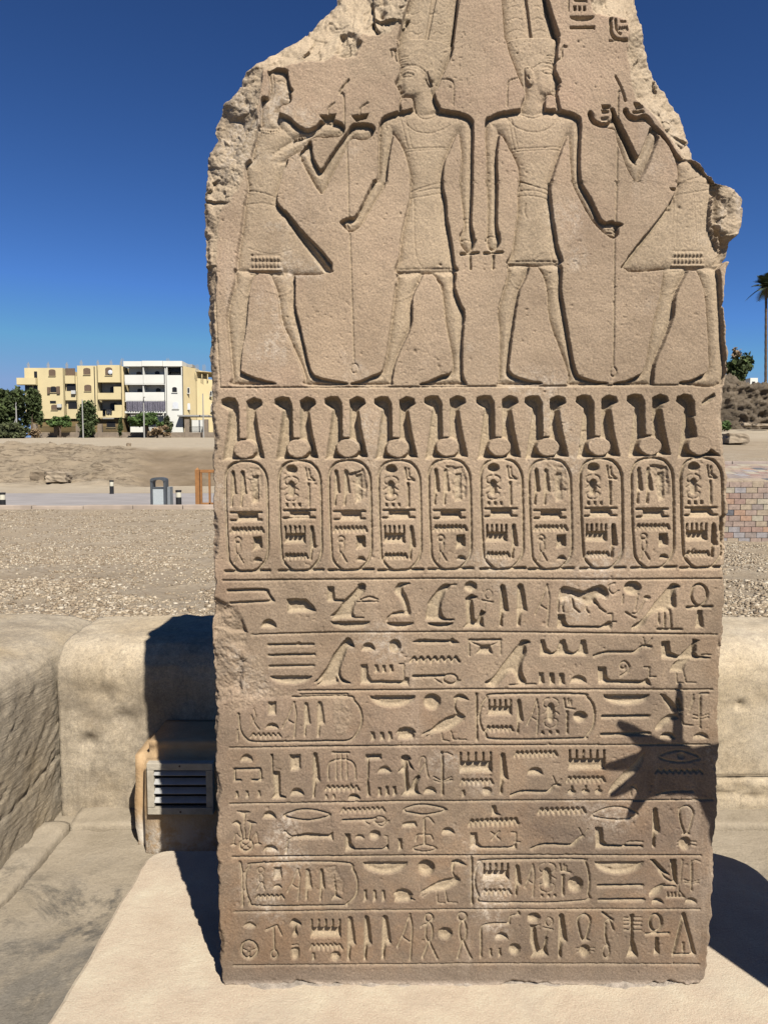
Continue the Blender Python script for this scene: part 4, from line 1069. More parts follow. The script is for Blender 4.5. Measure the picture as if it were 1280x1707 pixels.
FX, FY = np.meshgrid(np.linspace(-1.8, 3.9, 230), np.linspace(-4, 2.55, 240))
FZ = FLOOR + np.array([0.005*mnoise.fractal(Vector((a*4, b*4, 2)), 0.8, 2, 5) for a, b in zip(FX.ravel(), FY.ravel())]).reshape(FX.shape)
FLOORM = floor_material()
tag(grid_mesh("enclosure_floor", FX, FY, FZ, FLOORM), kind="structure")

bm = bmesh.new()
PXs = np.linspace(-60, 1.2, 80)
paving = simple("path_paving", (.36, .33, .31), 0.9, 0.14, 0.9, 0.25)
box(bm, -70, 21.32, -0.6, 1.0, 31.0, -0.292)
tag(obj("path", bm, paving), kind="structure")
bm = bmesh.new(); g_ = random.Random(2); x = -24.0
while x < 1.0:
    wd = g_.uniform(1.0, 1.5); box(bm, x, 20.95+g_.uniform(-.02, .02), -0.6, min(x+wd-0.02, 1.0), 21.316, -0.215+g_.uniform(-.015, .02), 0.015); x += wd
tag(obj("kerb", bm, simple("kerb_stone", (.47, .38, .30), 0.9, 0.25, 1.1, 0.3)), kind="structure")

# loose limestone chips lying on the ground
def gravel():
    rg = np.random.default_rng(12); N = 150000
    y = 2.95 + 17.5*rg.random(N)**1.9; side = rg.random(N)
    f = np.where(side < 0.66, -0.62+0.42*rg.random(N), 0.42+0.22*rg.random(N)); x = f*y
    dens = np.array([mnoise.fractal(Vector((a*0.9, b*0.9, 1.0)), 0.75, 2.1, 4) + 0.9*mnoise.noise(Vector((a*1.7, b*1.1, 9))) for a, b in zip(x, y)])
    keep = ((dens + rg.normal(0, 0.4, N)) > 0.15) & (y < 20.5) & ~((x > 0) & (y > 12.3)); x, y = x[keep], y[keep]; N = len(x)
    z = gz0(x, y) + 0.05*np.array([mnoise.fractal(Vector((a*.9, b*.9, 1.0)), 0.75, 2.1, 4) for a, b in zip(x, y)])*sstep(2.8, 3.6, y)*sstep(40, 12, y)
    cube = np.array([[-1, -1, -1], [1, -1, -1], [1, 1, -1], [-1, 1, -1], [-1, -1, 1], [1, -1, 1], [1, 1, 1], [-1, 1, 1]])*0.6
    s = 0.0045+0.013*rg.random(N)**3.5+0.0007*y*rg.random(N)
    v = cube[None]*(1+0.55*(rg.random((N, 8, 3))-0.5)); v = v*(s[:, None]*np.stack([rg.uniform(.8, 1.3, N), rg.uniform(.7, 1.1, N), rg.uniform(.5, .9, N)], 1))[:, None, :]
    a = rg.uniform(0, 6.28, N); t = rg.normal(0, .3, N); ca, sa, ct, st = np.cos(a), np.sin(a), np.cos(t), np.sin(t)
    vx, vy, vz = v[..., 0], v[..., 1], v[..., 2]
    vy, vz = vy*ct[:, None]-vz*st[:, None], vy*st[:, None]+vz*ct[:, None]
    vx, vy = vx*ca[:, None]-vy*sa[:, None], vx*sa[:, None]+vy*ca[:, None]
    co = np.stack([vx+x[:, None], vy+y[:, None], vz+(z+0.15*s)[:, None]], -1).reshape(-1, 3).astype(np.float32)
    q = np.array([[0, 3, 2, 1], [4, 5, 6, 7], [0, 1, 5, 4], [1, 2, 6, 5], [2, 3, 7, 6], [3, 0, 4, 7]])
    F = (np.arange(N)[:, None, None]*8+q[None]).reshape(-1).astype(np.int32)
    me = bpy.data.meshes.new("gravel"); me.vertices.add(len(co)); me.vertices.foreach_set('co', co.ravel())
    me.loops.add(len(F)); me.loops.foreach_set('vertex_index', F); me.polygons.add(len(F)//4); me.polygons.foreach_set('loop_start', np.arange(len(F)//4, dtype=np.int32)*4)
    me.update(calc_edges=True)
    cl = np.repeat(rg.random(N)[:, None], 8, 1).ravel(); at_ = me.attributes.new('mask', 'FLOAT_COLOR', 'POINT')
    at_.data.foreach_set('color', np.stack([cl, cl, cl, cl*0+1], -1).astype(np.float32).ravel())
    m, nt, b = mat("limestone_chips", 0.9); an = node(nt, 'ShaderNodeAttribute', attribute_name='mask')
    nt.links.new(ramp(nt, an.outputs['Fac'], [(0.0, (.17, .125, .08)), (0.35, (.29, .225, .15)), (0.75, (.385, .31, .215)), (1.0, (.54, .47, .36))]), b.inputs['Base Color'])
    tag(link_mesh("gravel", me, m), "pale limestone chips scattered over the sandy ground behind the low walls", "gravel", None, "stuff")
gravel()

# ------------------------------------------------------------------ low stone walls round the slab
def profile_wall(name, prof, a0, a1, step, axis, m, disp, smooth=True, ends=True, parent=None, org=(0, 0, 0)):
    """extrude the (across, z) profile along an axis; disp(P, s, t) pushes each point along its profile normal"""
    pts = [Vector((p[0], p[1])) for p in prof]; L = [0]
    for a, b in zip(pts, pts[1:]): L.append(L[-1]+(b-a).length)
    n = max(4, int(L[-1]/step)); P2 = []; N2 = []
    for i in range(n+1):
        s = L[-1]*i/n; k = max(j for j in range(len(L)-1) if L[j] <= s+1e-9); t = (s-L[k])/max(L[k+1]-L[k], 1e-9)
        P2.append(pts[k].lerp(pts[k+1], t)); d = (pts[k+1]-pts[k]).normalized(); N2.append(Vector((-d.y, d.x)))
    m2 = max(2, int(abs(a1-a0)/step)); X = np.zeros((n+1, m2+1)); Y = X.copy(); Z = X.copy()
    for j in range(m2+1):
        a = a0+(a1-a0)*j/m2
        for i in range(n+1):
            d = disp(a, P2[i], i/n); q = P2[i]+N2[i]*d
            if axis == 'x': X[i, j], Y[i, j], Z[i, j] = a, q.x, q.y
            else: X[i, j], Y[i, j], Z[i, j] = q.x, a, q.y
    X -= org[0]; Y -= org[1]; Z -= org[2]
    o = grid_mesh(name, X, Y, Z, m, parent, smooth)
    if ends:
        bm = bmesh.new(); bm.from_mesh(o.data)
        bm.verts.ensure_lookup_table(); w_ = m2+1
        for j in (0, m2): bm.faces.new([bm.verts[i*w_+j] for i in range(n+1)])
        bm.to_mesh(o.data); bm.free()
    if not parent: o.location = org
    return o
def wall_material(name, yellow, chisel, dark=0.92):
    m, nt, b = mat(name, 0.9); p = wpos(nt)
    c = ramp(nt, tex(nt, 3.5, 8, 0.7, p), [(0.28, (.37, .315, .235)), (0.5, (.49, .43, .33)), (0.74, (.58, .52, .415))])
    xyz = node(nt, 'ShaderNodeSeparateXYZ'); nt.links.new(p, xyz.inputs[0])
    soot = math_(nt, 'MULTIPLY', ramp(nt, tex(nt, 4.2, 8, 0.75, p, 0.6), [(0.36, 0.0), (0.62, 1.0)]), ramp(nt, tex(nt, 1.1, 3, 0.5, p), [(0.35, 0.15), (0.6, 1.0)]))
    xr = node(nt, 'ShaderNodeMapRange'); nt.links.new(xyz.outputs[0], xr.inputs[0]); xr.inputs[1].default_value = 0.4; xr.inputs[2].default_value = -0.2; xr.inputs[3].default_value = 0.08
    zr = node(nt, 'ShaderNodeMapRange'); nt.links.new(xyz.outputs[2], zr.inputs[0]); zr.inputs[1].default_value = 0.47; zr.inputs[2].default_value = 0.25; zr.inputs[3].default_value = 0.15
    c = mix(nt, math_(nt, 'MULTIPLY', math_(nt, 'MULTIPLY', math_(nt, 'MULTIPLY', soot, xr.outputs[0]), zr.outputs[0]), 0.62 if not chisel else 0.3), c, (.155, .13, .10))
    c = mix(nt, ramp(nt, tex(nt, 2.1, 5, 0.6, p), [(0.46, 0.0), (0.66, yellow)]), c, (.53, .40, .215))
    salt = ramp(nt, tex(nt, 5.5, 7, 0.8, p, 0.4), [(0.62, 0.0), (0.74, 0.6)])
    c = mix(nt, salt, c, (.56, .50, .42))
    mp = node(nt, 'ShaderNodeMapping'); nt.links.new(p, mp.inputs[0]); mp.inputs['Scale'].default_value = (9, 9, 1.1)
    streak = math_(nt, 'MULTIPLY', ramp(nt, tex(nt, 1.4, 8, 0.75, mp.outputs[0]), [(0.46, 0.0), (0.66, 1.0)]), xr.outputs[0])
    c = mix(nt, math_(nt, 'MULTIPLY', streak, 0.42), c, (.17, .14, .105))
    pits = ramp(nt, tex(nt, 55, 4, 0.75, p), [(0.60, 0.0), (0.68, 1.0)])
    c = mix(nt, math_(nt, 'MULTIPLY', pits, 0.4), c, (.13, .105, .08))
    c = mix(nt, 0.42, c, ramp(nt, tex(nt, 190, 5, 0.85, p), [(0.32, (.17, .13, .09)), (0.68, (.82, .74, .62))]), 'OVERLAY')
    c = mix(nt, 0.35, c, ramp(nt, tex(nt, 70, 6, 0.85, p), [(0.34, (.17, .13, .09)), (0.66, (.82, .74, .62))]), 'OVERLAY')
    nt.links.new(darken(nt, c, (dark*.96, dark, dark*1.06)), b.inputs['Base Color'])
    b1 = bump(nt, b, tex(nt, 170, 6, 0.85, p), 0.55, 0.004); b2 = bump(nt, b, tex(nt, 24, 8, 0.75, p), 0.35, 0.010, b1)
    if chisel:
        mc = node(nt, 'ShaderNodeMapping'); nt.links.new(p, mc.inputs[0]); mc.inputs['Rotation'].default_value = (math.radians(-32), 0, 0); mc.inputs['Scale'].default_value = (5, 7, 95)
        bump(nt, b, tex(nt, 1.0, 5, 0.7, mc.outputs[0], 0.3), 0.6, 0.010, b2)
    return m
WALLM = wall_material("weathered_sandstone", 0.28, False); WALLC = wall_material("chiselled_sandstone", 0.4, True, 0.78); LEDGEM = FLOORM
DENTS = [(-0.99, 0.13, .025, .018), (-0.86, 0.20, .035, .02), (-0.82, -0.02, .03, .014), (-0.78, 0.04, .018, .012), (-0.93, 0.285, .03, .012), (-0.62, 0.12, .02, .01), (1.19, 0.255, .012, .02)]
def back_disp(a, p, t):
    d = 0.008*mnoise.fractal(Vector((a*2.2, p.x*3, p.y*3)), 0.9, 2.1, 3) + 0.0045*mnoise.fractal(Vector((a*15, p.x*15, p.y*15)), 0.7, 2.1, 6)
    if p.x < 2.45:
        for (x, z, r, dep) in DENTS: d -= dep*math.exp(-((a-x)**2+(p.y-z)**2)/(r*r))
        if a > 0.2:
            s = 0.004*math.sin(a*9)+0.003*mnoise.noise(Vector((a*14, 0, 0)))
            d -= 0.016*math.exp(-((p.y-0.005-s)/0.005)**2)                       # bed joint
            d -= 0.008*math.exp(-((p.y+0.035+0.06*(a-1.0)-s*3)/0.006)**2)         # split below it
            if p.y < 0: d += 0.006*mnoise.fractal(Vector((a*11, p.y*30, 5)), 0.9, 2, 4)
    return d
prof = [(2.36, -0.3), (2.355, 0.345), (2.362, 0.385), (2.385, 0.42), (2.42, 0.447), (2.47, 0.462), (2.60, 0.468), (2.77, 0.466), (2.80, 0.44), (2.81, 0.10)]
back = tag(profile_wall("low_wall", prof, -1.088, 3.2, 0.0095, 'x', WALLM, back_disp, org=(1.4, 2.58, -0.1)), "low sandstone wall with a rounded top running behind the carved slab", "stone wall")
def left_disp(a, p, t):
    d = 0.009*mnoise.fractal(Vector((a*2.5, p.x*3, p.y*3+7)), 0.9, 2.1, 3) + 0.004*mnoise.fractal(Vector((a*15, p.x*15, p.y*15)), 0.7, 2.1, 6)
    if p.y < 0.36 and p.x > -1.3:
        q = (a*0.55-p.y)*1.0; r_ = a+0.5*p.y
        d += 0.003*mnoise.fractal(Vector((q*70, r_*6, 3)), 0.8, 2.1, 4) - 0.0055*max(0, mnoise.noise(Vector((q*95, r_*7, 1)))-.1)
        s = 0.02*mnoise.noise(Vector((a*3, 0, 2))); d -= 0.008*math.exp(-((p.y-0.035-s-0.10*(a-2.0))/0.006)**2)
    return d
profl = [(-2.1, 0.1), (-2.08, 0.42), (-2.0, 0.455), (-1.7, 0.47), (-1.36, 0.466), (-1.22, 0.455), (-1.15, 0.432), (-1.118, 0.405), (-1.108, 0.37), (-1.105, 0.30), (-1.10, -0.3)]
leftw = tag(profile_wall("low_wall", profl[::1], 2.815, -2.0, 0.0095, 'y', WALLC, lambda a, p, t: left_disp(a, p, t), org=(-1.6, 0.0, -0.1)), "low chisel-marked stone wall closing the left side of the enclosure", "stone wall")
ledge_d = lambda a, p, t: 0.010*mnoise.fractal(Vector((a*8, p.x*8, p.y*8)), 0.9, 2.1, 5)
lp = [(2.262, -0.19), (2.263, -0.112), (2.267, -0.108), (2.29, -0.106), (2.37, -0.104)]
tag(profile_wall("ledge", lp, -1.02, 3.9, 0.012, 'x', LEDGEM, ledge_d, org=(0, 0, 0), parent=back), None); back.children[0].location = -back.location
ll = [(-1.12, -0.100), (-1.03, -0.104), (-1.024, -0.106), (-1.020, -0.112), (-1.018, -0.19)]
tag(profile_wall("ledge", ll, 2.26, -2.9, 0.012, 'y', LEDGEM, ledge_d, org=(0, 0, 0), parent=leftw), None); leftw.children[0].location = -leftw.location

# ------------------------------------------------------------------ plastered box with a louvred vent
def vent_box():
    m, nt, b = mat("ochre_plaster", 0.9); p = wpos(nt)
    c = ramp(nt, tex(nt, 6, 7, 0.7, p), [(0.3, (.42, .27, .135)), (0.55, (.52, .36, .20)), (0.75, (.56, .42, .27))])
    xyz = node(nt, 'ShaderNodeSeparateXYZ'); nt.links.new(p, xyz.inputs[0])
    mr = node(nt, 'ShaderNodeMapRange'); nt.links.new(xyz.outputs[2], mr.inputs[0]); mr.inputs[1].default_value = 0.0; mr.inputs[2].default_value = -0.09
    c = mix(nt, math_(nt, 'MULTIPLY', mr.outputs[0], ramp(nt, tex(nt, 16, 6, 0.8, p), [(0.4, 0.0), (0.56, 1.0)])), c, (.63, .56, .46))
    nt.links.new(c, b.inputs['Base Color']); b1 = bump(nt, b, tex(nt, 120, 5, 0.75, p), 0.5, 0.004); bump(nt, b, tex(nt, 22, 5, 0.7, p), 0.4, 0.01, b1)
    t = empty("vent_box", (-0.42, 2.12, FLOOR), "ochre plastered box with a louvred vent at the foot of the wall behind the slab", "vent box")
    bm = bmesh.new(); box(bm, -0.772, 2.125, -0.16, -0.10, 2.40, 0.205, 0.0)
    bmesh.ops.bevel(bm, geom=[e for e in bm.edges if all(v.co.z > 0.2 for v in e.verts) or (all(v.co.y < 2.13 for v in e.verts) and abs(e.verts[0].co.z-e.verts[1].co.z) > .1)], offset=0.045, segments=5, affect='EDGES')
    bmesh.ops.subdivide_edges(bm, edges=[e for e in bm.edges if e.calc_length() > 0.05], cuts=6, use_grid_fill=True)
    for v in bm.verts:
        k = mnoise.fractal(Vector(v.co)*9, 0.9, 2, 4); v.co.y += 0.004*k; v.co.x += 0.005*k
        if v.co.z < -0.03: v.co.x += 0.012*mnoise.noise(Vector(v.co)*25)
    o = obj("housing", bm, m, t, True); o.location = -t.location
    wood = simple("grey_wood", (.50, .44, .34), 0.8, 0.2, 30, 0.2)
    a = at(246, 1271, 2.11); d = at(357, 1356, 2.11); x0, x1, z0, z1 = a.x, d.x, d.z, a.z; f = 0.021
    for nm, q in (("frame_rail", (x0, z1-f, x1, z1)), ("frame_rail", (x0, z0, x1, z0+f)), ("frame_stile", (x0, z0+f+.0005, x0+f, z1-f-.0005)), ("frame_stile", (x1-f, z0+f+.0005, x1, z1-f-.0005))):
        bm = bmesh.new(); box(bm, q[0], 2.102, q[1], q[2], 2.126, q[3], 0.002); o = obj(nm, bm, wood, t); o.location = -t.location
    met = simple("dull_aluminium", (.50, .49, .46), 0.5, 0.15, 20, 0.0, 0.3)
    for k in range(4):
        z = z0+f+0.010+k*(z1-z0-2*f-0.02)/3.4
        bm = bmesh.new(); box(bm, x0+f, -0.0105, -0.0015, x1-f, 0.0105, 0.0015)
        bmesh.ops.rotate(bm, verts=bm.verts, cent=(0, 0, 0), matrix=__import__('mathutils').Matrix.Rotation(math.radians(38), 3, 'X'))
        bmesh.ops.translate(bm, verts=bm.verts, vec=(0, 2.110, z+0.012)); o = obj("louvre_slat", bm, met, t); o.location = -t.location
    bm = bmesh.new(); box(bm, x0+f*.5, 2.1195, z0+f*.5, x1-f*.5, 2.1235, z1-f*.5); o = obj("dark_vent_panel", bm, simple("unlit_black", (.012, .011, .010), 1.0), t); o.location = -t.location  # flat black panel painted for the unlit inside of the vent
    for (xx, zz) in ((x0+(x1-x0)*.5, z1-f*.4), (x0+(x1-x0)*.5, z0+f*.4)):
        bm = bmesh.new(); ball(bm, (xx, 2.1015, zz), 0.0035, 1, (1, .4, 1)); o = obj("screw", bm, simple("rust", (.10, .06, .04), .7), t); o.location = -t.location
vent_box()

# ------------------------------------------------------------------ things on and beyond the path
def px_box(bm, u0, v0, u1, v1, Y, dep, bev=0.0):
    a = at(u0, v0, Y); b = at(u1, v1, Y); return box(bm, a.x, Y, b.z, b.x, Y+dep, a.z, bev)
def bollard(u, vb, vt, Y, label):
    p = at(u, vb, Y); h = at(u, vt, Y).z-p.z; z = p.z-0.02
    t = empty("bollard_light", (p.x, Y, z), label, "bollard light", "bollard lights along the path")
    for nm, m, z0, z1, r in (("post", BLK, 0, h*.62, .085), ("lamp_lens", CREAM, h*.62, h*.93, .08), ("cap", BLK, h*.93, h*1.0+.02, .09)):
        bm = bmesh.new(); tube(bm, [(0, 0, z0), (0, 0, z1)], r, 16); obj(nm, bm, m, t)
    bm = bmesh.new(); tube(bm, [(0, 0, 0), (0, 0, .015)], .13, 16); obj("foot_plate", bm, BLK, t)
BLK = simple("black_metal", (.025, .025, .027), 0.5); CREAM = simple("cream_lens", (.70, .66, .52), 0.5)
bollard(5.5, 849.5, 821, 21.5, "black bollard light with a cream top at the far left edge of the path")
bollard(187, 824.5, 800.5, 30.4, "black bollard light on the far side of the path")
bollard(298.5, 845.5, 817, 21.9, "black bollard light just right of the grey litter bin")
def bin_():
    Y = 21.9; p = at(267, 846, Y); z = -0.29; h = at(267, 795, Y).z-z; s = Y/FPX
    t = empty("litter_bin", (p.x, Y, z), "grey metal litter bin with an arched open hood beside the path", "litter bin")
    G = simple("grey_painted_metal", (.085, .095, .105), 0.5); L = simple("light_perforated_panel", (.48, .52, .52), 0.6, 0.1, 40)
    w_ = 0.235
    for x in (-w_, w_-0.07):
        bm = bmesh.new(); box(bm, x, -.16, 0, x+.07, .16, h*.86, .008); obj("side_post", bm, G, t)
    bm = bmesh.new()
    N = 12; prev = None
    for k in range(N+1):
        a = math.pi*k/N; xo, zo = -w_*math.cos(a), h*.86+h*.13*math.sin(a)**0.6; xi, zi = -(w_-.07)*math.cos(a), h*.80+h*.11*math.sin(a)**0.6
        r = [bm.verts.new((xo, -.16, zo)), bm.verts.new((xo, .16, zo)), bm.verts.new((xi, .16, zi)), bm.verts.new((xi, -.16, zi))]
        if prev:
            for i in range(4): bm.faces.new((prev[i], prev[(i+1) % 4], r[(i+1) % 4], r[i]))
        else: bm.faces.new(r)
        prev = r
    bm.faces.new(prev[::-1]); obj("hood", bm, G, t)
    bm = bmesh.new(); box(bm, -w_+.07, -.15, h*.60, w_-.07, .15, h*.66, .006); obj("rim", bm, G, t)
    bm = bmesh.new(); box(bm, -w_+.072, -.14, .03, w_-.072, .14, h*.598, .006); obj("front_panel", bm, L, t)
    bm = bmesh.new(); box(bm, w_+.003, -.02, .02, w_+.085, .30, h*.66, .006); obj("side_panel", bm, simple("grey_side_panel", (.25, .27, .28), .6), t)
bin_()
def frame_():
    Y = 21.7; W = simple("orange_brown_wood", (.36, .165, .055), 0.65, 0.2, 9, 0.1); z = -0.29
    t = empty("wooden_frame", (at(345, 842, Y).x, Y, z), "orange-brown wooden post and rail frame standing on the path next to the slab's edge", "wooden frame")
    def part(nm, u0, v0, u1, v1, d0, d1):
        bm = bmesh.new(); a = at(u0, v0, Y); b = at(u1, v1, Y); box(bm, a.x, Y+d0, max(b.z, z), b.x, Y+d1, a.z, .008)
        if nm == "post":
            c = [(v.co.x, v.co.z) for v in bm.verts]; top = max(q[1] for q in c); cx = (a.x+b.x)/2
            tip = [bm.verts.new((cx, Y+(d0+d1)/2, top+.07))]
            f = [bm.verts.new((x, y, top-.004)) for x, y in ((a.x+.01, Y+d0+.01), (b.x-.01, Y+d0+.01), (b.x-.01, Y+d1-.01), (a.x+.01, Y+d1-.01))]
            for i in range(4): bm.faces.new((f[i], f[(i+1) % 4], tip[0]))
        o = obj(nm, bm, W, t); o.location = -t.location
    part("post", 325, 783, 333, 843, 0, .15); part("post", 386, 783, 394, 843, 0, .15)
    part("upright", 333.2, 788, 337, 842, .03, .10); part("upright", 347, 788, 351, 842, .03, .10)
    part("top_rail", 333.2, 783, 385.8, 788, .02, .12); part("bottom_rail", 337.2, 838, 385.8, 841.5, .03, .10)
frame_()

# coloured brick retaining wall on the right, with its sloping paved top
def brick_wall():
    cols = [(.36, .27, .22), (.44, .35, .25), (.40, .30, .24), (.33, .27, .235), (.15, .15, .16), (.45, .29, .20), (.46, .40, .30), (.37, .25, .20), (.36, .33, .32)]
    ms = [simple("brick_tone", c, 0.9, 0.24, 14, 0.5) for c in cols]
    t = empty("brick_wall", (7.0, 12.5, -0.33), "low retaining wall of mixed pink, buff and grey bricks at the right edge", "brick wall")
    g = random.Random(5)
    def course(bm, x0, z0, h, L, off, y0, dep, tilt=None):
        x = x0-off
        while x < 13:
            l = L if g.random() > .06 else L*2
            xa, xb = max(x, x0)+.004, min(x+l, 13)-.004
            if xb-xa > .02:
                n0 = len(bm.faces); jig = g.uniform(-.004, .004)
                if tilt is None: box(bm, xa, y0+jig, z0+.004, xb, y0+dep, z0+h-.004, .003)
                else:
                    a, b, za, zb = tilt; vs = [bm.verts.new(c) for c in ((xa, a, za-.08), (xb, a, za-.08), (xb, b, zb-.08), (xa, b, zb-.08), (xa, a, za), (xb, a, za), (xb, b, zb), (xa, b, zb))]
                    for q in ((0, 3, 2, 1), (4, 5, 6, 7), (0, 1, 5, 4), (1, 2, 6, 5), (2, 3, 7, 6), (3, 0, 4, 7)): bm.faces.new([vs[i] for i in q])
                bm.faces.ensure_lookup_table(); mi = g.choices(range(9), (3, 3, 3, 2, .7, 1.6, 2, 1.6, 2))[0]
                for f in bm.faces[n0:]: f.material_index = mi
            x += l
    H0 = 0.098; bm = bmesh.new()
    for r in range(11): course(bm, 3.6, -0.36+r*H0, H0, .2, .1*(r % 2)+g.uniform(0, .03), 12.5, .11)
    me = bpy.data.meshes.new("brick_face"); bm.to_mesh(me); bm.free(); o = link_mesh("brick_face", me, None, t); [me.materials.append(q) for q in ms]; o.location = -t.location
    bm = bmesh.new(); zt = -0.36+11*H0+.02; n = 8
    for r in range(n):
        a, b = 12.5+r*.3+.005, 12.5+(r+1)*.3-.005; za = zt+(r/n)*(1.015-zt); zb = zt+((r+1)/n)*(1.015-zt)
        course(bm, 3.6, 0, 0, .22, .11*(r % 2), 0, 0, (a, b, za, zb))
    me = bpy.data.meshes.new("paved_top"); bm.to_mesh(me); bm.free(); o = link_mesh("paved_top", me, None, t); [me.materials.append(q) for q in ms]; o.location = -t.location
    bm = bmesh.new(); box(bm, 3.58, 12.53, -0.5, 13.05, 12.60, zt-.05); o = obj("mortar", bm, simple("mortar", (.30, .25, .20), .95, .1, 20), t); o.location = -t.location
    bm = bmesh.new(); x = 3.6
    while x < 13:
        box(bm, x, 14.92, 1.0, x+.9-.012, 15.22, 1.075, .01); x += .9
    o = obj("coping", bm, simple("coping_stone", (.37, .30, .255), .9, .3, 1.3, .3), t); o.location = -t.location
brick_wall()

def rock(name, c, s, m, label, cat, group=None, seed=0, blocky=0.5):
    bm = bmesh.new(); box(bm, -1, -1, -1, 1, 1, 1, .12)
    bmesh.ops.subdivide_edges(bm, edges=bm.edges[:], cuts=3, use_grid_fill=True)
    for v in bm.verts:
        d = v.co.normalized(); q = v.co*blocky+d*1.1*(1-blocky)
        q += d*0.22*mnoise.fractal(v.co*1.3+Vector((seed, 0, 0)), 0.8, 2, 4); v.co = Vector((q.x*s[0], q.y*s[1], q.z*s[2]))
    bmesh.ops.translate(bm, verts=bm.verts, vec=c); return tag(obj(name, bm, m, None, False, c), label, cat, group)
PALE = simple("pale_block", (.38, .305, .215), .95, .25, 2.5, .4); GREYB = simple("dun_block", (.28, .215, .145), .95, .25, 3, .4)
def gzs(x, y): return float(gz0(np.array([x]), np.array([y]))[0])
def px_rock(u, v, Y, wpx, hpx, m, label, seed, bl=.7, group=None):
    p = at(u, v, Y); s = Y/FPX; rock("stone_block", Vector((p.x, Y, p.z)), (wpx*s/2, wpx*s/2.4, hpx*s/2), m, label, "stone block", group, seed, bl)
px_rock(99, 795.5, 39.0, 33, 17, PALE, "squared sandstone block at the foot of the eroded bank, the right one of two", 1, .92)
px_rock(67, 793.5, 39.4, 24, 15, GREYB, "browner stone block at the foot of the eroded bank, left of the squared one", 2, .9)
px_rock(215, 743.5, 50.5, 8, 10, GREYB, "small upright rock on the rim of the sandy hollow", 3, .4)
px_rock(1225, 731, 28.0, 34, 17, PALE, "long pale stone block lying on the sand above the brick wall", 4, .85)
px_rock(1268, 709, 39.0, 26, 5, PALE, "flat pale rubble slab at the foot of the mud-brick ruin", 5, .6)
px_rock(1243, 708, 38.6, 15, 6, PALE, "broken pale rubble stone at the foot of the mud-brick ruin", 6, .5)

# mud-brick ruin
def ruin():
    m = simple("mud_brick", (.25, .195, .135), .97, .35, .9, .9)
    nt = m.node_tree; b = nt.nodes['Principled BSDF']; bump(nt, b, tex(nt, 3.5, 8, .8, wpos(nt)), .9, .35)
    base = 2.5
    top = lambda x: at(np.interp(x, [15, 18.5, 20.2, 21.3, 22.4, 24, 40], [1100, 1199, 1220, 1240, 1262, 1300, 1600]), float(np.interp(x, [15, 18.9, 19.8, 20.6, 21.6, 22.6, 24, 27, 34, 44], [626, 624, 621, 632, 641, 638, 639, 632, 640, 650])), 42).z
    def disp(a, p, t):
        return 0.42*abs(mnoise.fractal(Vector((a*1.9, p.x*2, p.y*2.4)), .7, 2.1, 6)) + 0.16*mnoise.noise(Vector((round(a*2.6), round(p.y*4), 3))*1.7) - 0.5*max(0, mnoise.noise(Vector((a*1.3, p.y*1.1, 8)))-.15)*2
    pr = [(41.6, base), (41.9, base+.02), (42.3, base+3.2), (42.8, base+3.35), (45, base+3.3), (45.4, base+2)]
    X = profile_wall("mud_brick_ruin", pr, 14, 36, 0.09, 'x', m, disp, False, True, None, (26, 43, base))
    me = X.data
    for v in me.vertices:
        x = v.co.x+26; f = (top(x)-base)/3.35; v.co.z *= max(.3, f)
    tag(X, "crumbling grey-brown mud-brick ruin at the right edge below the palm", "mud-brick ruin")
ruin()

# ------------------------------------------------------------------ plants
def leaf_mat(name, c, sat=0.25):
    m, nt, b = mat(name, .75); p = wpos(nt); an = node(nt, 'ShaderNodeAttribute', attribute_name='mask')
    nt.links.new(ramp(nt, an.outputs['Fac'], [(0, tuple(q*.55 for q in c)), (.5, c), (1, tuple(min(1, q*1.7) for q in c))]), b.inputs['Base Color'])
    b.inputs['Transmission Weight'].default_value = 0.0
    return m
def leaves(name, blobs, n, size, m, parent, seed, org):
    rg = np.random.default_rng(seed); vol = np.array([b[3]*b[4]*b[5] for b in blobs])**(2/3); pick = rg.choice(len(blobs), n, p=vol/vol.sum())
    B = np.array(blobs)[pick]; d = rg.normal(size=(n, 3)); d /= np.linalg.norm(d, axis=1)[:, None]; r = rg.random(n)**.33*(.62+.62*rg.random(n)**1.5)
    c = B[:, :3]+d*r[:, None]*B[:, 3:6]
    a = rg.normal(size=(n, 3)); a /= np.linalg.norm(a, axis=1)[:, None]; bq = np.cross(a, rg.normal(size=(n, 3))); bq /= np.linalg.norm(bq, axis=1)[:, None]
    s = size*(.5+rg.random(n)); a *= s[:, None]; bq *= (s*.55)[:, None]
    co = np.stack([c-a, c+bq, c+a, c-bq], 1).reshape(-1, 3)-np.array(org)
    me = bpy.data.meshes.new(name); me.vertices.add(4*n); me.vertices.foreach_set('co', co.astype(np.float32).ravel())
    me.loops.add(4*n); me.loops.foreach_set('vertex_index', np.arange(4*n, dtype=np.int32)); me.polygons.add(n); me.polygons.foreach_set('loop_start', np.arange(n, dtype=np.int32)*4); me.update(calc_edges=True)
    k = np.repeat(np.clip(rg.normal(.45, .25, n), 0, 1), 4); at_ = me.attributes.new('mask', 'FLOAT_COLOR', 'POINT'); at_.data.foreach_set('color', np.stack([k, k, k, k*0+1], -1).astype(np.float32).ravel())
    return link_mesh(name, me, m, parent)
BARK = simple("bark", (.14, .10, .07), .95, .3, 6, .3)
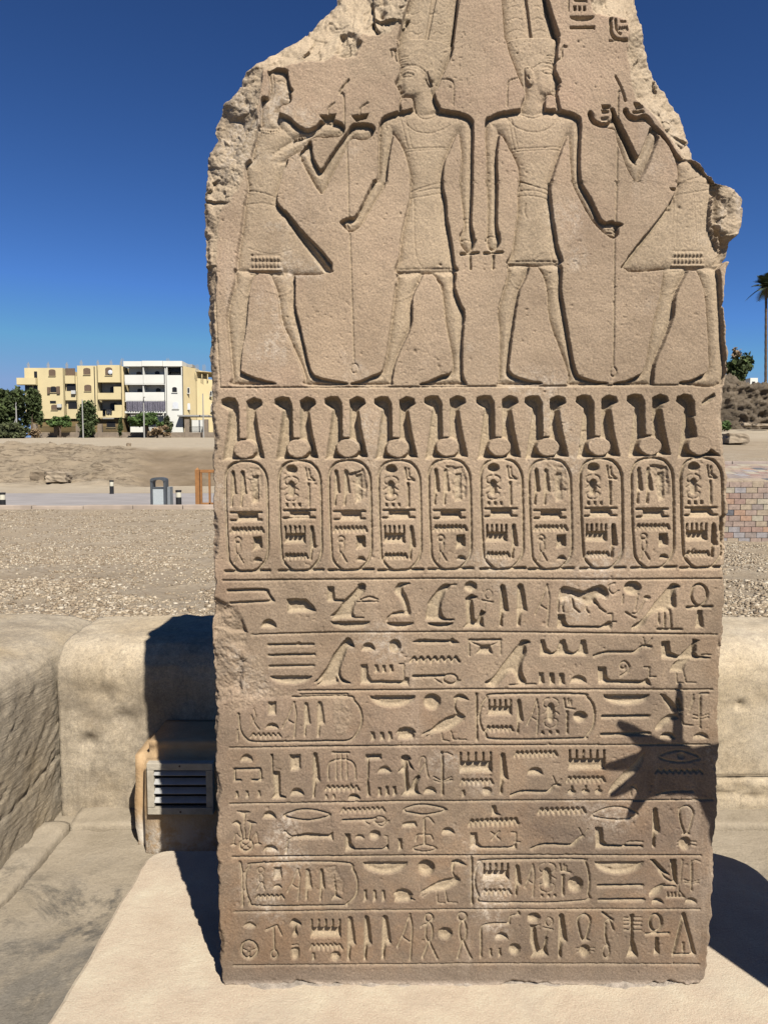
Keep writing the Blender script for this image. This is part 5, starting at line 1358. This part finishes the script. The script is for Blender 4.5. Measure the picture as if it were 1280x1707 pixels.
def plant(name, cat, label, u, v0, v1, wpx, Y, m, n, size, seed, group=None, nb=9, trunk=.25, shape=None, ground=None):
    """crown fills pixels u±w/2 and v0..v1; the stem goes on down to the ground"""
    rg = random.Random(seed); a = at(u-wpx/2, v0, Y); b = at(u+wpx/2, v1, Y); cx = (a.x+b.x)/2; W = (b.x-a.x)/2; Hc = a.z-b.z
    gz_ = (ground if ground is not None else gzs(cx, Y))-.1
    t = empty(name, (cx, Y, gz_), label, cat, group)
    blobs = []
    for k in range(nb):
        fx, fz, fy = rg.uniform(-.62, .62), rg.uniform(.18, .82), rg.uniform(-.5, .5)
        if shape: fx *= shape(fz)
        r = rg.uniform(.28, .46); blobs.append((cx+fx*W, Y+fy*W, b.z+fz*Hc, W*r, W*r, Hc*.5*r*1.1))
    leaves("crown", blobs, n, size, m, t, seed, (cx, Y, gz_))
    bm = bmesh.new(); hz = b.z+Hc*.45-gz_; tr = max(.05, W*trunk*.35)
    tube(bm, [(0, 0, 0), (.03*W, 0, hz*.4), (-.02*W, 0, hz*.8), (0, 0, hz)], [tr, tr*.8, tr*.6, tr*.3], 8)
    for k in range(4):
        q = blobs[k % len(blobs)]; tube(bm, [(0, 0, hz*.55), ((q[0]-cx)*.5, (q[1]-Y)*.5, (hz*.6+(q[2]-gz_)*.4)), (q[0]-cx, q[1]-Y, q[2]-gz_)], [tr*.5, tr*.35, tr*.15], 6)
    obj("trunk", bm, BARK, t)
LG = leaf_mat("dark_leaf", (.055, .075, .022)); LO = leaf_mat("olive_leaf", (.075, .085, .035)); LB = leaf_mat("bright_leaf", (.07, .115, .028)); LD = leaf_mat("dry_twig", (.23, .16, .09))
plant("broadleaf_tree", "tree", "large dark green tree at the left edge in front of the yellow building", 14, 640, 728, 74, 118, LG, 8500, .32, 1, nb=20, ground=4.6)
plant("broadleaf_tree", "tree", "dark green tree against the left end of the yellow building, right of the largest tree", 53, 646, 714, 36, 121, LG, 4600, .28, 2, nb=13, ground=4.9)
plant("broadleaf_tree", "tree", "round dense green tree in front of the middle of the yellow building", 144, 667, 730, 42, 124, LG, 4600, .26, 3, nb=13, ground=5.0)
plant("shrub", "shrub", "low green shrub behind the fence between two fence pillars of the yellow building", 100, 690, 712, 42, 126.5, LB, 2200, .24, 4, nb=8, ground=5.1)
plant("shrub", "shrub", "leafy hedge-like shrub at the bottom left corner of the far buildings", 22, 706, 733, 58, 114, LO, 3400, .26, 5, nb=12, ground=4.4)
plant("shrub", "shrub", "dry reddish brown shrub beside the leafy hedge at the left", 58, 712, 734, 22, 117, LD, 1000, .22, 6, nb=6, ground=4.6)
plant("shrub", "shrub", "wide green shrub under the grey curtain of the white building", 246, 686, 712, 66, 126, LB, 3400, .25, 7, nb=12, ground=5.1)
plant("shrub", "shrub", "bushy green shrub at the right end of the white building's shrubs", 284, 694, 722, 22, 124.5, LO, 1500, .23, 8, nb=7, ground=5.1)
plant("conifer", "tree", "narrow dark sapling between the yellow and the white building", 202, 692, 729, 13, 124, LG, 900, .2, 9, nb=7, shape=lambda z: 1.2-z, ground=5.0)
plant("shrub", "shrub", "dry brown brushwood heap in front of the white building's wall", 262, 709, 727, 42, 122, LD, 1500, .22, 10, nb=8, ground=4.9)
plant("broadleaf_tree", "tree", "dark green bushy tree rising behind the mud-brick ruin", 1228, 592, 655, 54, 66, LG, 4200, .2, 11, nb=12, ground=3.4)
plant("broadleaf_tree", "tree", "thin bare grey treetop above the bushy tree behind the ruin", 1229, 577, 606, 22, 69, LD, 260, .16, 12, nb=5, ground=3.5)
plant("shrub", "shrub", "small green shrub at the foot of the mud-brick ruin", 1207, 700, 719, 28, 38, LB, 900, .09, 13, nb=6, ground=2.6)
def palm():
    Y = 75; p = at(1279.5, 478, Y); g = 3.3; t = empty("palm_tree", (p.x, Y, g), "tall date palm with a slender trunk at the right edge", "palm tree")
    hz = p.z-g; bm = bmesh.new(); rg = random.Random(4)
    zs = np.linspace(0, hz, 40); tube(bm, [(-.5*(z/hz)+.3, 0, z) for z in zs], [.14-.035*z/hz+(.02 if i % 2 else 0) for i, z in enumerate(zs)], 10); obj("trunk", bm, BARK, t)
    bm = bmesh.new()
    for k in range(30):
        az = rg.uniform(0, 6.28); el = rg.uniform(-.3, 1.2); L = rg.uniform(1.7, 2.2); pts = []
        for i in range(12):
            s = i/11*L; dr = .30*s*s*math.cos(el)**.5 if el > -.2 else .16*s*s
            pts.append(Vector((-.2+math.cos(az)*math.cos(el)*s*.92, math.sin(az)*math.cos(el)*s*.92, hz+math.sin(el)*s-dr*.72)))
        tube(bm, pts, [.03*(1-i/13) for i in range(12)], 4)
        for i in range(1, 12):
            d = (pts[i]-pts[i-1]).normalized(); sd = d.cross(Vector((0, 0, 1))).normalized(); l = .62*math.sin(math.pi*min(.95, (i+1)/13))+.12
            for sg in (-1, 1):
                for w2 in (0, .5):
                    o = pts[i-1].lerp(pts[i], w2); tip = o+sd*sg*l*.8+d*l*.7+Vector((0, 0, -.22*l)); bm.faces.new([bm.verts.new(o), bm.verts.new(o+d*.10), bm.verts.new(tip)])
    o = obj("crown", bm, LGp, t)
LGp = simple("palm_leaf", (.075, .10, .045), .7, .3, 1.5)
palm()

# ------------------------------------------------------------------ the apartment houses and their street
YW = simple("yellow_render", (.74, .615, .345), .9, .07, .35, .1); WW = simple("white_render", (.80, .79, .71), .9, .05, .4, .1); CW = simple("cream_render", (.74, .60, .33), .9, .06, .4, .1)
SH = simple("brown_shutter", (.17, .115, .075), .8, .2, 4); DK = simple("dark_window_and_shade", (.022, .022, .024), .4, .2, 3); GRY = simple("grey_wall", (.38, .37, .34), .9, .1, 1)
IRON = simple("dark_iron", (.03, .028, .026), .7); LAU = simple("white_cloth", (.72, .74, .76), .9, .1, 5); AC = simple("ac_case", (.62, .62, .58), .7); BRB = simple("brown_base", (.24, .17, .075), .9, .15, .5)
CUR = simple("lilac_grey_curtain", (.36, .34, .41), .9, .12, 2)
def zt(ox, oy):
    return lambda x, y: (ox+x/6.095, oy+y/6.095)
def arch_panel(bm, u0, v0, u1, v1, Y, y0, y1, arch=.22):
    a = at(u0, v0, Y); b = at(u1, v1, Y); h = a.z-b.z; k = arch*h; n = 8
    loop = [(a.x, b.z), (b.x, b.z)]+[((a.x+b.x)/2+(b.x-a.x)/2*math.cos(math.pi*i/n), a.z-k+k*math.sin(math.pi*i/n)) for i in range(n+1)]
    f = [bm.verts.new((x, y0, z)) for x, z in loop]; g = [bm.verts.new((x, y1, z)) for x, z in loop]
    bm.faces.new(f); bm.faces.new(g[::-1])
    for i in range(len(f)): bm.faces.new((f[i], f[(i+1) % len(f)], g[(i+1) % len(f)], g[i]))
class House:
    def __init__(s, name, u, Y, label, ox, oy):
        p = at(u, 726, Y); s.Y = Y; s.z = 5.1; s.t = empty(name, (p.x, Y, s.z), label, "apartment building"); s.c = zt(ox, oy)
    def add(s, name, bm, m, parent=None):
        o = obj(name, bm, m, parent or s.t)
        o.location = (0, 0, 0) if parent else -s.t.location
        return o
    def block(s, name, m, x0, y0, x1, y1, f=0.0, d=1.0, down=False, parent=None):
        u0, v0 = s.c(x0, y0); u1, v1 = s.c(x1, y1); a = at(u0, v0, s.Y); b = at(u1, v1, s.Y); bm = bmesh.new()
        box(bm, a.x, s.Y+f, s.z-.5 if down else b.z, b.x, s.Y+f+d, a.z); return s.add(name, bm, m, parent)
    def win(s, x0, y0, x1, y1, m, f=0.0, arch=.22, frame=None):
        u0, v0 = s.c(x0, y0); u1, v1 = s.c(x1, y1); bm = bmesh.new(); arch_panel(bm, u0-.25, v0-.25, u1+.25, v1+.1, s.Y, s.Y+f-.05, s.Y+f-.003, arch)
        w_ = s.add("window", bm, frame or SH); bm = bmesh.new(); arch_panel(bm, u0+.5, v0+.6, u1-.5, v1-.7, s.Y, s.Y+f-.075, s.Y+f-.052, arch); s.add("pane" if m is DK else "shutter", bm, m, w_)
        bm = bmesh.new(); a = at(u0-.6, v1, s.Y); b = at(u1+.6, v1+.6, s.Y); box(bm, a.x, s.Y+f-.16, b.z, b.x, s.Y+f-.004, a.z); s.add("sill", bm, YW if frame is None else WW, w_)
def house_yellow():
    h = House("apartment_building", 125, 130, "pale yellow four-storey apartment block with brown shutters at the left", 0, 590)
    h.block("wall", YW, 250, 142, 655, 658, 0, 12); h.block("wall", YW, 656, 220, 789, 658, .6, 11); h.block("wall", YW, 790, 120, 1000, 658, -.15, 12); h.block("wall", YW, 1001, 115, 1228, 290, -.3, 12)
    h.block("wall", BRB, 300, 659, 1250, 760, .5, 11, True)
    h.block("rear_wall", GRY, 1001, 291, 1225, 660, 1.6, 10); h.block("side_wall", CW, 1229, 125, 1262, 650, .3, 11)
    for (x0, y0, x1, y1) in ((1003, 398, 1240, 462), (1165, 335, 1240, 397.5), (1005, 580, 1250, 648), (1175, 520, 1250, 579.5)): h.block("balcony_parapet", YW, x0, y0, x1, y1, -.35, .25)
    h.block("balcony_slab", YW, 1002, 463, 1235, 467, -.3, 1.9)
    h.block("balcony_parapet", YW, 197, 248, 390, 315, -.9, 1.0); h.block("loggia_panel", DK, 258, 318, 389, 386, -.02, .018); h.block("balcony_slab", YW, 198, 316, 390, 319, -.85, .84)  # the flat near-black panel is painted shade below this balcony
    for (x0, y0, x1, y1, m) in ((658, 142, 753, 218, SH), (668, 305, 763, 376, DK), (685, 489, 775, 557, DK)):
        h.block("loggia_panel", m, x0, y0, x1, y1, .45, .147)  # flat panels; the near-black ones are painted shade inside the recesses
    h.block("balcony_parapet", YW, 664, 377, 775, 470, .1, .48); h.block("balcony_parapet", YW, 660, 219, 760, 300, .1, .48); h.block("balcony_parapet", YW, 680, 560, 790, 657, .1, .48)
    for (x0, y0, x1, y1, m, f) in ((500, 158, 568, 225, SH, 0), (855, 145, 925, 213, SH, -.15), (1080, 140, 1150, 220, SH, -.3), (515, 330, 580, 393, DK, 0), (865, 315, 935, 380, SH, -.15), (525, 517, 590, 570, SH, 0), (1090, 322, 1155, 392, DK, 1.6), (1088, 490, 1165, 578, DK, 1.6), (1075, 685, 1168, 748, DK, .5)): h.win(x0, y0, x1, y1, m, f)
    h.block("window", DK, 350, 178, 383, 242, -.04, .037); h.block("window", DK, 512, 476, 573, 503, -.04, .037)
    for q in ((487, 338, 514, 406), (583, 330, 615, 406)): h.block("open_shutter", SH, *q, -.25, .24)
    h.block("air_conditioner", AC, 733, 372, 775, 408, -.35, .4); h.block("air_conditioner", AC, 592, 510, 635, 545, -.4, .39)
    h.block("drainpipe", IRON, 968, 130, 976, 640, -.28, .12)
    for i, x in enumerate((275, 478, 668, 815, 985, 1120, 1222)):
        u, v = h.c(x, 140 if x < 700 else 118); p = at(u, v, 130); bm = bmesh.new()
        for k in range(7): tube(bm, [(p.x+.12*(k % 4)-.2, 130.6+.3*(k//4), p.z-.2), (p.x+.12*(k % 4)-.2+.05*(k-3)*.3, 130.6+.3*(k//4), p.z+.75+.18*(k % 3))], .028, 4)
        h.add("rebar_cluster", bm, GRY)
    for x in (345, 600, 800, 1100): h.block("plaster_joint", YW, x, 300, x+3, 655, -.17, .16) if x in (345,) else None
    bm = bmesh.new(); u, v = h.c(1135, 190); p = at(u, v, 130); ball(bm, (p.x, 129.45, p.z), .42, 2, (1, .3, 1)); h.add("satellite_dish", bm, LAU)
house_yellow()
def laundry():
    c = zt(0, 590)
    for x0, x1, y1, m, lab in ((1045, 1078, 625, simple("navy_cloth", (.05, .07, .12), .9), "dark blue cloth hung over the lowest balcony of the yellow building"), (1080, 1142, 612, LAU, "white laundry hung over the lowest balcony of the yellow building")):
        u0, v0 = c(x0, 562); u1, v1 = c(x1, y1); a = at(u0, v0, 129.5); b = at(u1, v1, 129.5); bm = bmesh.new(); n = 14
        for yy in (0, .03):
            pass
        top = []; bot = []
        for i in range(n+1):
            x = a.x+(b.x-a.x)*i/n; w_ = .07*math.sin(i*1.7); top.append(bm.verts.new((x, 129.52, a.z))); bot.append(bm.verts.new((x, 129.5+w_, b.z+.06*math.sin(i*.9))))
        fs = [bm.faces.new((top[i], top[i+1], bot[i+1], bot[i])) for i in range(n)]
        bmesh.ops.solidify(bm, geom=fs, thickness=.03)
        tag(obj("laundry", bm, m, None, True, ((a.x+b.x)/2, 129.5, b.z)), lab, "laundry")
laundry()
def house_white():
    h = House("apartment_building", 275, 130, "white and cream four-storey apartment block with open balconies right of the yellow one", 180, 590)
    h.block("wall", WW, 182, 100, 596, 700, 1.6, 10.5, True); h.block("wall", WW, 597, 216, 762, 700, 0, 12, True); h.block("wall", WW, 576, 128, 598, 700, .1, 1.6, True)
    h.block("roof_parapet", WW, 165, 76, 350, 128, -.3, 2.0); h.block("roof_parapet", WW, 351, 72, 562, 125, -.3, 2.0); h.block("roof_parapet", WW, 563, 72, 757, 126, -.15, 12)
    h.block("terrace_backing", DK, 603, 127, 756, 175, 1.2, 9); h.block("terrace_backing", GRY, 603, 176, 790, 215, 2.2, 7); h.block("terrace_post", WW, 597, 126.5, 606, 216, -.02, .25); h.block("terrace_post", WW, 745, 126.5, 755, 216, -.02, .25)  # the near-black block paints the shade inside the open terrace
    for (y0, y1, x0, x1) in ((215, 303, 178, 366), (213, 300, 367, 575), (392, 475, 185, 366), (390, 473, 367, 580)): h.block("balcony_parapet", WW, x0, y0, x1, y1, -.3, .25)
    for y in (303.5, 475.5): h.block("balcony_slab", WW, 180, y, 577, y+10, -.28, 1.85)
    h.block("balcony_wall", WW, 358, 129, 368, 213, -.1, 1.68); h.block("balcony_wall", WW, 358, 315, 368, 390, -.1, 1.68)
    for (x0, y0, x1, y1, m, f) in ((258, 165, 315, 230, SH, 1.6), (448, 160, 503, 222, DK, 1.6), (268, 340, 322, 405, DK, 1.6), (458, 335, 515, 402, DK, 1.6), (653, 333, 707, 392, DK, 0), (657, 485, 722, 560, LAU, 0)): h.win(x0, y0, x1, y1, m, f, .25, WW)
    bm = bmesh.new(); u0, v0 = h.c(188, 480); u1, v1 = h.c(592, 582); a = at(u0, v0, 129.6); b = at(u1, v1, 129.6); n = 90; tp, bt = [], []
    for i in range(n+1):
        x = a.x+(b.x-a.x)*i/n; w_ = .12*math.sin(i*1.1)+.05*math.sin(i*2.7); tp.append(bm.verts.new((x, 129.62+w_*.6, a.z))); bt.append(bm.verts.new((x, 129.6+w_, b.z)))
    fs = [bm.faces.new((tp[i], tp[i+1], bt[i+1], bt[i])) for i in range(n)]; bmesh.ops.solidify(bm, geom=fs, thickness=.04); h.add("balcony_curtain", bm, CUR)
    h.block("balcony_parapet", WW, 180, 582.5, 598, 602, -.3, .25)
    # cream wing turning away to the right
    def wing(x0, x1, ytop0, ytop1, y0, y1, m, nm="wing_wall", ybot=700):
        u0, v0 = h.c(x0, ytop0); u1, v1 = h.c(x1, ytop1); a = at(u0, v0, y0); b = at(u1, v1, y1); bm = bmesh.new(); zb = h.z-.5 if ybot == 700 else at(u0, h.c(x0, ybot)[1], y0).z
        vs = [bm.verts.new(q) for q in ((a.x, y0, zb), (b.x, y1, zb), (b.x, y1+9, zb), (a.x, y0+9, zb), (a.x, y0, a.z), (b.x, y1, b.z), (b.x, y1+9, b.z), (a.x, y0+9, a.z))]
        for q in ((0, 3, 2, 1), (4, 5, 6, 7), (0, 1, 5, 4), (1, 2, 6, 5), (2, 3, 7, 6), (3, 0, 4, 7)): bm.faces.new([vs[i] for i in q])
        h.add(nm, bm, m)
    wing(763, 900, 122, 150, 130.05, 133.5, CW); wing(901, 1060, 246, 262, 133.2, 134.4, CW); wing(897, 1060, 165, 185, 133.3, 134.5, CW, "terrace_roof", 178)
    for x in (900, 960, 1030): h.block("terrace_post", CW, x, 180, x+8, 250, 3.6, .3)
    for (x0, y0, x1, y1, m, f) in ((793, 335, 818, 395, DK, 1.0), (985, 355, 1008, 408, DK, 3.9), (795, 497, 822, 560, LAU, 1.05), (995, 487, 1030, 565, SH, 4.0)): h.win(x0, y0, x1, y1, m, f, .15, WW)
    h.block("canopy", GRY, 730, 625, 1040, 640, -1.5, 3)
    for i, x in enumerate((25+100, 590, 890, 960)):
        u, v = h.c(x, 75 if x < 800 else 140); p = at(u, v, 131); bm = bmesh.new()
        for k in range(5): tube(bm, [(p.x+.13*k-.2, 132, p.z-.6), (p.x+.13*k-.2, 132, p.z+.55+.2*(k % 2))], .028, 4)
        h.add("rebar_cluster", bm, GRY)
    h.block("water_tank", GRY, 763, 82, 815, 114, 3, 2)
house_white()
def boundary():
    m = simple("stone_fence", (.27, .215, .16), .95, .25, 1.2, .4); p0 = at(50, 730, 127.6)
    t = empty("boundary_wall", (p0.x, 127.6, 5.0), "low stone boundary wall with square pillars and railings before the apartment blocks", "boundary wall")
    def put(nm, u0, v0, u1, v1, y0, d, mm):
        bm = bmesh.new(); a = at(u0, v0, 127.6); b = at(u1, v1, 127.6); box(bm, a.x, 127.6+y0, min(b.z, 5.0) if nm != "railing" else b.z, b.x, 127.6+y0+d, a.z, .02); o = obj(nm, bm, mm, t); o.location = -t.location
    put("wall", 66, 720.5, 400, 733, 0, .35, m)
    for u in (58.5, 94.2, 131, 167, 243, 312, 343.5, 380): put("pillar", u-4, 706.5 if u < 200 else (704 if u < 300 else 699), u+4, 733, -.12, .6, m)
    for u0, u1 in ((63, 90), (99, 127), (171, 196), (248, 262), (316.5, 339)):
        bm = bmesh.new(); a = at(u0, 711, 127.7); b = at(u1, 720, 127.7); n = int((b.x-a.x)/.14)
        for k in range(n+1): x = a.x+(b.x-a.x)*k/n; tube(bm, [(x, 127.75, b.z), (x, 127.75, a.z)], .025, 4)
        for z in (b.z+.1, a.z-.05): tube(bm, [(a.x, 127.75, z), (b.x, 127.75, z)], .03, 4)
        o = obj("railing", bm, IRON, t); o.location = -t.location
    bm = bmesh.new(); a = at(320, 700, 129); b = at(339, 713.5, 129); box(bm, a.x, 129, b.z-2, b.x, 129.3, a.z); tag(obj("yard_wall", bm, WW, None, False, ((a.x+b.x)/2, 129, b.z)), "white yard wall seen between two pillars in front of the cream wing", "yard wall")
boundary()
def pole(u, v0, v1, Y, label, brace=False, lamp=False):
    a = at(u, v0, Y); g = gzs(a.x, Y)-.2; t = empty("utility_pole", (a.x, Y, g), label, "utility pole", "poles before the apartment blocks")
    bm = bmesh.new(); tube(bm, [(0, 0, 0), (0, 0, a.z-g)], [.13, .09], 8)
    obj("post", bm, GRY, t)
    if brace:
        bm = bmesh.new(); tube(bm, [(-.9, 0, 1.4), (-.05, 0, (a.z-g)*.55)], .07, 6); obj("brace", bm, GRY, t)
    if lamp:
        bm = bmesh.new(); tube(bm, [(0, 0, a.z-g-.1), (.3, -.4, a.z-g+.05)], .05, 6); box(bm, .15, -.75, a.z-g, .45, -.35, a.z-g+.12, .02); obj("lamp_head", bm, GRY, t)
pole(27, 669, 712, 116, "pale utility pole with a diagonal brace before the large tree", True)
pole(137.5, 666, 705, 121.5, "thin pale utility pole in front of the round tree")
pole(239.5, 663, 718, 121, "pale pole with a small lamp in front of the lilac curtain", lamp=True)
pole(338.5, 656, 704, 126, "thin grey pole in front of the cream wing by the slab's edge")
bm = bmesh.new(); px_box(bm, 1250, 630, 1262, 645, 150, 6); p = at(1256, 645, 150)
t = empty("far_house", (p.x, 150, p.z), "tiny pale house far behind the ruin beside the palm trunk", "house"); o = obj("wall", bm, WW, t); o.location = -t.location
bm = bmesh.new(); a = at(1253, 636, 149.96); box(bm, a.x, 149.95, a.z-.6, a.x+.6, 149.99, a.z); o = obj("window", bm, DK, t); o.location = -t.location

# ------------------------------------------------------------------ the visitor just outside the frame whose hand and body throw the two shadows
def onto(u, v, s):                     # the point that throws its shadow on the slab face where pixel (u,v) is
    return at(u, v, 1.4) + TOSUN*s
def person():
    PX0, PY0, ZF = 1.20, 0.93, FLOOR
    t = empty("person", (PX0, PY0, ZF), "visitor in a light shirt standing right of the slab, reaching one spread hand toward it", "person")
    skin = simple("skin", (.42, .25, .17), .6, .08, 20); shirt = simple("light_shirt", (.55, .56, .60), .9, .08, 10); trou = simple("dark_trousers", (.06, .07, .10), .9, .1, 10); hair = simple("dark_hair", (.02, .016, .013), .7)
    V = lambda x, y, z: Vector((x, y, z))
    def finish(name, bm, m, vox):
        o = obj(name, bm, m, t); o.location = -t.location
        r = o.modifiers.new("fuse", 'REMESH'); r.mode = 'VOXEL'; r.voxel_size = vox; r.use_smooth_shade = True
        s = o.modifiers.new("soften", 'SMOOTH'); s.iterations = 3 if vox < .006 else 10; s.factor = .5
    S = 0.62
    H_ = lambda u, v: onto(u, v, S)
    wrist = H_(1196, 1290); palm = H_(1112, 1280); shl = V(1.03, 0.95, 1.20); elbow = V(1.05, 0.83, 0.96)
    bm = bmesh.new()
    # torso, neck, head
    tube(bm, [V(PX0, PY0, .80), V(PX0, PY0, .95), V(PX0, PY0, 1.12), V(PX0, PY0+.0, 1.24), V(PX0-.01, PY0+.01, 1.28)], [.145, .135, .155, .15, .09], 16)
    tube(bm, [V(1.04, .95, 1.225), V(1.36, .91, 1.225)], .062, 12)
    tube(bm, [V(PX0, PY0, 1.24), V(PX0-.02, PY0+.03, 1.36)], [.062, .055], 12)
    hc = V(PX0-.03, PY0+.035, 1.45); ball(bm, hc, .098, 3, (.86, 1.0, 1.22)); ball(bm, hc+V(-.03, .06, -.05), .06, 2)
    tube(bm, [hc+V(-.045, .088, .015), hc+V(-.055, .118, -.015), hc+V(-.048, .095, -.03)], [.011, .016, .01], 8)
    for sg in (-1, 1): ball(bm, hc+V(.075*sg, -.03*sg+.0, -.01), .028, 2, (.4, .8, 1.2)); ball(bm, hc+V(-.04+.034*sg, .087+.012*sg, .018), .013, 2)
    tube(bm, [hc+V(-.075, .088, -.06), hc+V(-.02, .105, -.062)], .008, 6)
    # legs and feet
    for sg in (-1, 1):
        tube(bm, [V(PX0+.085*sg, PY0, .82), V(PX0+.10*sg, PY0, .40), V(PX0+.10*sg, PY0-.01, -.03)], [.095, .06, .042], 12)
        tube(bm, [V(PX0+.10*sg, PY0-.04, -.06), V(PX0+.115*sg-.02, PY0+.17, -.075)], [.045, .034], 10)
    # right arm hangs, left arm reaches to the slab
    tube(bm, [V(1.37, .91, 1.20), V(1.43, .89, .93), V(1.40, .96, .70)], [.052, .042, .03], 12); ball(bm, V(1.395, .975, .63), .05, 2, (.5, .8, 1.4))
    tube(bm, [shl, elbow, wrist.lerp(elbow, .45), wrist], [.052, .046, .05, .043], 12)
    # hand: palm and five spread fingers
    nrm = TOSUN
    for (u, v, r) in ((1150, 1288, 38), (1125, 1283, 42), (1100, 1278, 42), (1092, 1262, 30), (1092, 1300, 28), (1130, 1262, 26), (1172, 1286, 42), (1190, 1287, 46)):
        ball(bm, H_(u, v), r*PX*1.02, 2, (1, .45, 1))
    for pts, rad in (([(1127, 1240), (1130, 1200), (1131, 1168), (1132, 1141)], 9), ([(1090, 1245), (1066, 1230), (1050, 1218), (1031, 1206)], 9.5), ([(1085, 1268), (1060, 1268), (1035, 1275), (1010, 1278)], 10), ([(1085, 1285), (1062, 1298), (1040, 1314), (1020, 1325)], 10), ([(1098, 1290), (1076, 1316), (1062, 1338), (1049, 1359)], 13)):
        q = [H_(u, v)+nrm*.008*math.sin(i*1.1) for i, (u, v) in enumerate(pts)]
        tube(bm, q, [rad*1.15*PX, rad*PX, rad*.85*PX, rad*.55*PX], 10); ball(bm, q[-1], rad*.57*PX, 2)
    finish("body", bm, skin, .005)
    bm = bmesh.new()
    tube(bm, [V(PX0, PY0, .74), V(PX0, PY0, .84), V(PX0, PY0, .97), V(PX0, PY0, 1.12), V(PX0, PY0, 1.22), V(PX0, PY0, 1.285)], [.178, .176, .162, .174, .16, .085], 20); tube(bm, [V(1.03, .95, 1.22), V(1.37, .91, 1.22)], .076, 12)
    tube(bm, [shl, elbow], [.066, .06], 12); tube(bm, [elbow, wrist.lerp(elbow, .35)], [.06, .058], 12); tube(bm, [V(1.37, .91, 1.20), V(1.43, .89, .93)], [.066, .058], 12)
    finish("shirt", bm, shirt, .01)
    bm = bmesh.new()
    for sg in (-1, 1): tube(bm, [V(PX0+.075*sg, PY0, .84), V(PX0+.10*sg, PY0, .40), V(PX0+.10*sg, PY0-.01, -.02)], [.115, .085, .075], 12)
    tube(bm, [V(PX0, PY0, .72), V(PX0, PY0, .90)], [.16, .155], 14); finish("trousers", bm, trou, .012)
    bm = bmesh.new(); ball(bm, hc+V(.012, -.022, .022), .103, 3, (.88, .98, 1.16)); finish("hair", bm, hair, .008)
person()

# ------------------------------------------------------------------ one common albedo calibration for the exposure set at the top
ALB = 0.69
for m in ALLM:
    nt = m.node_tree; b = nt.nodes['Principled BSDF']; s = b.inputs['Base Color']
    if s.is_linked:
        src = s.links[0].from_socket; nt.links.new(darken(nt, src, ALB), s)
    else: s.default_value = tuple(c*ALB for c in s.default_value[:3]) + (1,)
